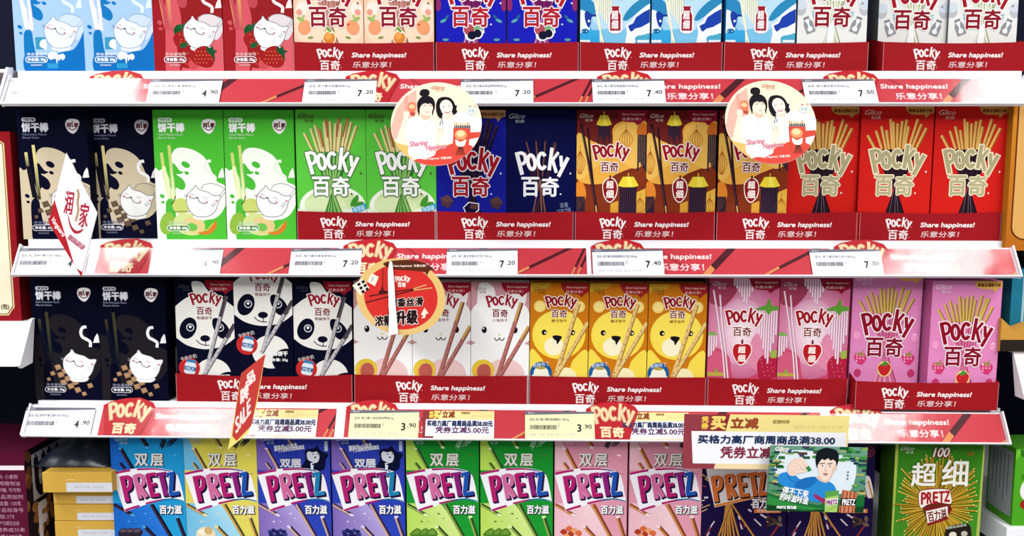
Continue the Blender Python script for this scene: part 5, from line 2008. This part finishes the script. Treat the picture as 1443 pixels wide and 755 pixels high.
def arm_between(t, a, b, w=0.012, name='support_strip', bow=0.0):
    """a clear plastic strip from world point a (on the card) to world point b (on the rail), bound to the card"""
    inv = (Matrix.Translation(t.location) @ t.rotation_euler.to_matrix().to_4x4()).inverted()
    bm = bmesh.new()
    n = 8
    rows = []
    for i in range(n + 1):
        f = i / n
        p = a.lerp(b, f) + Vector((0, -bow * math.sin(math.pi * f), bow * .5 * math.sin(math.pi * f)))
        d = (b - a).normalized()
        up = d.cross(Vector((1, 0, 0))).normalized() * .0002
        rows.append([bm.verts.new(inv @ (p + Vector((sx * w / 2, 0, 0)) + up * su)) for sx, su in ((-1, -1), (1, -1), (1, 1), (-1, 1))])
    for i in range(n):
        for k in range(4):
            bm.faces.new((rows[i][k], rows[i][(k + 1) % 4], rows[i + 1][(k + 1) % 4], rows[i + 1][k]))
    bm.faces.new(rows[0][::-1])
    bm.faces.new(rows[-1])
    bmesh.ops.recalc_face_normals(bm, faces=bm.faces[:])
    return bm_obj(name, bm, CLEAR_STRIP, t)


def ellipse_pts(cx, cy, rx, ry, rot=0, n=56):
    c, s = math.cos(math.radians(rot)), math.sin(math.radians(rot))
    return [(cx + rx * math.cos(2 * math.pi * i / n) * c - ry * math.sin(2 * math.pi * i / n) * s,
             cy + rx * math.cos(2 * math.pi * i / n) * s + ry * math.sin(2 * math.pi * i / n) * c) for i in range(n)]


def rail_point(row, px, v=.012):
    loc, _ = on_rail(row, px, v, .0043)
    return loc


lean = math.acos(.93)
for px, lab in ((613.2, 'round wobbler with two women, over the matcha and royal blue packs'), (1091.5, 'round wobbler with two women, over the pumpkin and red packs')):
    A = women_art()
    yb = 233.5 if px < 700 else 231
    t, s = hanging_card('shelf_wobbler', A, ellipse_pts(65.5, 65.5, 65.4, 65.4), px, yb, -.098, lab, 'wobbler', rot=(-lean, 0, 0), group='round photo wobblers')
    c = t.location + Vector((0, .02, .085))
    arm_between(t, t.matrix_basis @ Vector((0, .0008, .085)), rail_point(1, px + 2, .014), bow=.004)

A = ring_art()
ex1 = [((x - 130) / 5.032, (y - 150) / 5.032) for x, y in ((140, 358), (212, 306), (262, 376), (196, 428))]
ex2 = [((x - 130) / 5.032, (y - 150) / 5.032) for x, y in ((278, 270), (328, 296), (300, 362), (246, 330))]
t, s = hanging_card('shelf_wobbler', A, ellipse_pts((482 - 130) / 5.032, (438 - 150) / 5.032, 63.2, 54, 12), 470 + 130 / 5.032 + 70, 330 + 150 / 5.032 + 125, -.09,
                    'round gold-rimmed red wobbler with two sticks, over the rabbit packs', 'wobbler', extra=(ex1, ex2), edge='e0bc74')
pf = t.matrix_basis @ Vector((-.006, -.003, .03))
arm_between(t, t.matrix_basis @ Vector((0, .0008, .085)), rail_point(2, 566, .02), bow=.002)
# a clear strip hangs down across the face of the gold-rimmed wobbler
bm = bmesh.new()
sx0 = (400 - 130) / 5.032 - 70
pts = [(410, 178), (428, 190), (440, 330), (446, 480), (462, 700), (392, 712), (400, 560), (396, 400), (396, 250)]
prism(bm, [(((x - 130) / 5.032 - 70) * s, (125 - (y - 150) / 5.032) * s) for x, y in pts], -.0032, -.0028)
bm_obj('front_strip', bm, material('milky_plastic_strip', 'f6f4f6', rough=.25, spec=.5), t)

A = diamond_art()
out = [((x - 45) / 3.774, (y - 55) / 3.774) for x, y in ((163, 58), (310, 375), (206, 718), (47, 425))]
t, s = hanging_card('shelf_wobbler', A, out, 60 + 45 / 3.774 + 35.5, 200 + 55 / 3.774 + 174, -.085, 'white and red diamond wobbler in front of the black cat packs', 'wobbler', edge='e4e4ee')
arm_between(t, t.matrix_basis @ Vector((.012, .0008, .045)), rail_point(2, 132, .02), w=.016)

A = sale_art()
out = [((x - 96) / 4.717, (y - 70) / 4.717) for x, y in ((372, 72), (300, 430), (240, 610), (98, 724), (130, 600), (208, 200))]
t, s = hanging_card('sale_flag', A, out, 300 + 96 / 4.717 + 31, 480 + 70 / 4.717 + 146, -.085, 'slanted red sale flag with a yellow tail, hanging in front of the panda tray', 'promotion flag', edge='e2d27c')
arm_between(t, t.matrix_basis @ Vector((.0, .0008, .06)), rail_point(3, 345, .012), w=.012)

A = big_promo_art()
t, s = hanging_card('promotion_sign', A, [(0, 0), (229, 1), (232, 79), (3, 79)], 955 + 28 / 4.575 + 116, 570 + 55 / 4.575 + 79, -.082, 'large yellow and white discount sign over the lowest rail, beside the man poster', 'promotion sign', rot=(0, .012, 0), edge='e8e2c8')
for px in (1000, 1150):
    arm_between(t, t.matrix_basis @ Vector(((px - 1077) * s, .0008, .05)), rail_point(3, px, .012), w=.014)

A = poster_art()
t, s = hanging_card('promotion_poster', A, [(0, 0), (137, 1.5), (136, 95), (-1, 94)], 955 + 572 / 4.575 + 68.5, 570 + 250 / 4.575 + 95 + 1.0, -.094, 'small green poster of a man in a blue sweater holding up a biscuit', 'poster', rot=(0, .022, 0), edge='2a6a3a')
arm_between(t, t.matrix_basis @ Vector((.0, .0008, .076)), t.matrix_basis @ Vector((0, .0119, .086)), w=.03, name='support_strip')

# ------------------------------------------------------------------ left of the bay
zn = at(20, 452, 0).z
t = thing('shelf', (0, 0, zn), 'white shelf of the bay on the left, under the cream carton', 'shelf')
bm = bmesh.new()
xr = at(38, 470, -.02).x
add_box(bm, -1.2, xr - .006, -.004, .338, -.004, 0)
bm_obj('shelf_board', bm, WHITE_METAL, t)
bm = bmesh.new()
extrude_yz(bm, [(-.006, 0), (-.004, 0), (-.016, -.05), (-.034, -.05), (-.034, -.048)], -1.2, xr - .004)
bm_obj('price_strip', bm, RAILM, t)
bm = bmesh.new()
extrude_yz(bm, [(-.002, .004), (-.008, .003), (-.038, -.048), (-.034, -.052), (-.012, -.05)], xr - .004, xr)
bm_obj('end_cap', bm, RAILM, t)

xa = at(30.5, 450, .0).x
A = Art(110, 272)
A.rect(0, 0, 110, 272, '8c1820', '901a24')
A.poly([(0, 6), (92, 6), (95, 12), (101, 16), (101, 252), (96, 258), (92, 264), (0, 264)], 'd8c890')
A.poly([(0, 8), (91, 8), (94, 13), (99, 17), (99, 251), (95, 257), (91, 262), (0, 262)], '7a1a1c')
A.poly([(0, 9), (90, 9), (93, 14), (98, 18), (98, 250), (94, 256), (90, 261), (0, 261)], 'f0e8cc', )
A.part('lettering')
A.text('(包)', (82, 247, 93, 256), '6a5a40', bold=.4)
t = thing('snack_carton', (xa - 55 * s2, .03, zn), 'tall cream carton with a dark red ornamental border, cut by the picture edge', 'carton')
carton(t, 110 * s2, 268 * s2, .06, '7c141c')
A2 = A
A.build(t, s2, sz=s2 * 268 / 272, y=-.03)

zl = at(5, 97, -.006).z
xl_ = at(11, 120, -.02).x
t = thing('shelf', (0, 0, zl), 'grey end of the neighbouring shelf rail at the upper left picture edge', 'shelf')
bm = bmesh.new()
add_box(bm, -1.2, xl_ - .006, -.004, .338, -.004, 0)
bm_obj('shelf_board', bm, WHITE_METAL, t)
bm = bmesh.new()
extrude_yz(bm, [(-.002, .002), (-.012, .001), (-.034, -.040), (-.012, -.044)], xl_ - .006, xl_ - .003)
bm_obj('end_cap', bm, RAILM, t)

# bottom left: maroon carton, stack of yellow cartons, dark pouch on top
z4 = zs(4, -.6)
xm = at(37, 690, -.01).x
t = thing('snack_carton', (xm - .06, .05, z4), 'maroon carton with small white print, at the bottom left corner', 'carton')
hm = at(30, 637, -.01).z - z4
carton(t, .12, hm, .12, '52122c')
A = Art(120, 100)
sm = .001
A.rect(0, 0, 120, 100, '54122e', '5c1630')
A.rect(60, 12, 119, 16, 'f0e4ea')
rnd = random.Random(5)
A.part('lettering')
for i, sx in enumerate(('配料: 小麦粉', '食用植物油', '白砂糖, 可可粉', '食品添加剂', '净含量: 120克', '产品标准号', '保质期: 12个月', '生产日期见包装', '营养成分表', '能量 2100千焦', '蛋白质 6.5克', '脂肪 24.0克', '碳水化合物')):
    y = 20 + i * 6.0
    A.text(sx, (80, y, 80 + rnd.uniform(22, 36), y + 4), 'b890a4')
A.build(t, sm, sz=hm / 100, y=-.06)
# the side of the maroon carton: peanuts and white letters
A = Art(120, 100)
A.rect(0, 0, 120, 100, '1c1420', '241820')
for i in range(26):
    x, y = rnd.uniform(0, 110), rnd.uniform(52, 98)
    A.ell(x, y, 8, 5, rnd.choice(('8a5a34', 'a87440', '6a4028', '94683c')), rnd.uniform(0, 180))
for i in range(8):
    A.ell(rnd.uniform(0, 10), rnd.uniform(0, 60), 5, 5, rnd.choice(('8a5a34', '6a4028')))
A.poly([(14, 6), (120, 6), (120, 48), (14, 48)], 'b4b0b4')
A.part('lettering')
A.text('U', (22, 10, 42, 44), '1c1824', bold=3)
A.text('X', (50, 10, 76, 44), '1c1824', bold=3)
A.text('F', (24, 54, 40, 86), 'dcd6dc', bold=2)
h = bpy.data.objects.new('side_panel', None)
side = A
before = set(o.name for o in bpy.data.objects)
outs = A.build(t, sm, sz=hm / 100, y=0)
for o in outs:
    o.name = 'side_print' if o.name.startswith('picture') else 'side_lettering'
    o.rotation_euler = (0, 0, math.pi / 2)
    o.location = (.06, 0, 0)
bpy.data.objects.remove(h)

ys = 4
STACK = [(61, 160, 665, 694, -.012), (75, 161, 695.5, 717, .006), (75, 162, 718, 740.5, .006), (74.5, 162, 741.5, 764, .006), (75, 162, 765, 787, .006)]
lab = ['yellow flat carton with a white label, topmost of the stack and jutting out', 'yellow flat carton just under the jutting top one of the stack', 'yellow flat carton, third from the top of the stack',
       'yellow flat carton, fourth from the top, cut by the lower picture edge', 'yellow flat carton, lowest of the stack']
ztop = at(120, 665, -.012).z
zc = ztop
pitch = at(120, 718, .006).z - at(120, 741.5, .006).z
heights = [ztop - at(120, 694, -.012).z, pitch, pitch, pitch]
rest = ztop - sum(heights) - z4
nrest = max(1, round(rest / pitch))
heights += [rest / nrest] * nrest
for i, h in enumerate(heights[:]):
    x0, x1, _, _, Y = STACK[min(i, 4)]
    xa_, xb_ = at(x0, 700, Y).x, at(160, 700, Y).x + (.0 if i else -.001)
    zc -= h
    t = thing('flat_carton', ((xa_ + xb_) / 2, Y + .08, zc), lab[min(i, 4)], 'carton', 'stacked yellow cartons')
    bm = bmesh.new()
    w = xb_ - xa_
    add_box(bm, -w / 2, w / 2, -.08, .08, 0, h - .0006, .0008)
    bm_obj('carton', bm, card_mat('cfa548'), t)
    A = Art(100, 30)
    A.part('label_print')
    A.rect(34 if i == 0 else 38, 15, 100, 28.5, 'd2d4dc')
    A.rect(34, 10, 46, 11.2, 'e2c88a')
    A.text('SINCE 1998  COOKIES', (46, 20, 88, 23.4), 'a4a4ae')
    A.build(t, w / 100, sz=(h - .0006) / 30, y=-.0801)
px0 = at(110, 660, 0).x
t = thing('dark_pouch', (px0 - .012, .055, ztop + .0006), 'dark blue crumpled pouch lying on the yellow carton stack', 'pouch')
bm = bmesh.new()
bmesh.ops.create_grid(bm, x_segments=14, y_segments=14, size=.5)
top = []
rnd = random.Random(2)
for v in bm.verts:
    u, w = v.co.x, v.co.y
    e = max(0, 1 - (2 * abs(u)) ** 4) * max(0, 1 - (2 * abs(w)) ** 4)
    v.co = Vector((u * .10, w * .10, .0002 + e * (.020 + .003 * math.sin(u * 23 + w * 9)) + .0))
r = bmesh.ops.extrude_face_region(bm, geom=bm.faces[:])
for v in [g for g in r['geom'] if isinstance(g, bmesh.types.BMVert)]:
    v.co.z = 0
bmesh.ops.recalc_face_normals(bm, faces=bm.faces[:])
bm_obj('pouch_body', bm, material('dark_blue_film', '0c1626', rough=.35, spec=.5), t, smooth=True)

# ------------------------------------------------------------------ right of the bay
zr = at(1437, 352, 0).z
xq = at(1424, 250, -.012).x
t = thing('snack_carton', (xq + .05, .035, zr), 'amber carton with a brown rounded frame, at the right picture edge', 'carton')
hh = at(1437, 128, 0).z - zr
A = Art(100, 220)
A.rect(0, 0, 100, 220, 'd0862c', 'b86a20')
A.rrect(5, -20, 130, 206, 18, '6a2e12')
A.rrect(7, -20, 130, 204, 17, 'dca860')
carton(t, .10, hh, .09, 'b87420')
A.build(t, .001, sz=hh / 220, y=-.045)
zr2 = at(1437, 492, 0).z
t2 = thing('shelf', (0, 0, zr2), 'white shelf edge of the bay on the right, under the teal carton', 'shelf')
xs_ = at(1432, 500, -.01).x
bm = bmesh.new()
add_box(bm, xs_, 1.2, -.004, .338, -.004, 0)
bm_obj('shelf_board', bm, WHITE_METAL, t2)
bm = bmesh.new()
extrude_yz(bm, [(-.006, 0), (-.004, 0), (-.016, -.055), (-.034, -.055), (-.034, -.052)], xs_ - .002, 1.2)
bm_obj('price_strip', bm, RAILM, t2)
zr3 = zr
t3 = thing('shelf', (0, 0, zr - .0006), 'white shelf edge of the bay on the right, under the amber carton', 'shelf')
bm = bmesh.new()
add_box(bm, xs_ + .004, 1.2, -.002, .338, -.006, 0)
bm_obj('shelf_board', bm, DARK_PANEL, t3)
xq2 = at(1427, 440, .01).x
h2 = at(1437, 380, .01).z - zr2
t = thing('snack_carton', (xq2 + .05, .055, zr2), 'teal carton standing at the right edge behind a small amber box', 'carton')
carton(t, .10, h2, .08, '2a7f98')
A = Art(100, 100)
A.rect(0, 0, 100, 100, '2c8aa6', '1c6a84')
A.rect(14, 10, 17, 100, 'a8ccd8')
A.build(t, .001, sz=h2 / 100, y=-.04)
xq3 = at(1416, 470, -.02).x
t = thing('small_box', (xq3 + .04, -.0, zr2), 'small amber box with a dark band, in front of the teal carton at right edge', 'box')
h3 = at(1430, 450, -.02).z - zr2
bm = bmesh.new()
prism(bm, [(-.04, 0), (.04, 0), (.04, h3 * .75), (.0, h3 * .8), (-.022, h3 * .6), (-.04, h3)], -.012, .012)
bm_obj('box_body', bm, card_mat('c89440'), t)
A = Art(80, 40)
A.rect(0, 26, 80, 40, '2a2420')
A.build(t, .001, sz=h3 / 40 * .999, y=-.012)
# bottom right: leafy green pack on the neighbouring shelf
zr4 = at(1440, 741, 0).z
xs4 = at(1419, 742, -.006).x
t = thing('shelf', (0, 0, zr4), 'white shelf edge at the bottom right corner, under the leafy green pack', 'shelf')
bm = bmesh.new()
add_box(bm, xs4, 1.2, -.006, .338, -.03, 0, .001)
bm_obj('shelf_board', bm, WHITE_METAL, t)
xg = at(1428.5, 700, .0).x
hg = at(1437, 633, 0).z - zr4
t = thing('leafy_pack', (xg + .05, .03, zr4), 'bright green leaf-patterned pack with white ingredient panel, bottom right corner', 'pack', rot=(0, 0, 0))
carton(t, .10, hg, .058, '4c9a28')
A = Art(100, 100)
A.rect(0, 0, 100, 100, '58b028', '4aa024')
rnd = random.Random(11)
for i in range(50):
    A.ell(rnd.uniform(0, 100), rnd.uniform(0, 100), 7, 4, rnd.choice(('7ccc3c', '3c8a1c', '9adc58', '2f7a1c')), rnd.uniform(0, 180))
A.ell(20, 28, 8, 12, 'f0f0ee')
A.ell(18, 54, 10, 13, 'f0f0ee')
A.ell(16, 72, 7, 6, '9c2a20')
A.ell(16, 6, 6, 4, 'a84a3a')
A.build(t, .001, sz=hg / 100, y=-.029)
A = Art(58, 100)
A.rect(4, 6, 54, 90, '9ca0a2')
for i in range(5):
    A.stroke([(12 + i * 8, 12), (12 + i * 8, 60 + (i * 13) % 24)], 2, '6a6e72')
for o in A.build(t, .001, sz=hg / 100, y=0):
    o.name = 'ingredient_panel_print'
    o.rotation_euler = (0, 0, -math.pi / 2)
    o.location = (-.05, 0, 0)

# uprights between this bay and its neighbours
for n, x in ((1, XL - .022), (2, XR + .010)):
    bm = bmesh.new()
    add_box(bm, x, x + .02, .30, .34, 0, 2.2)
    structure(bm_obj('trim_%d' % n, bm, DARK_PANEL))
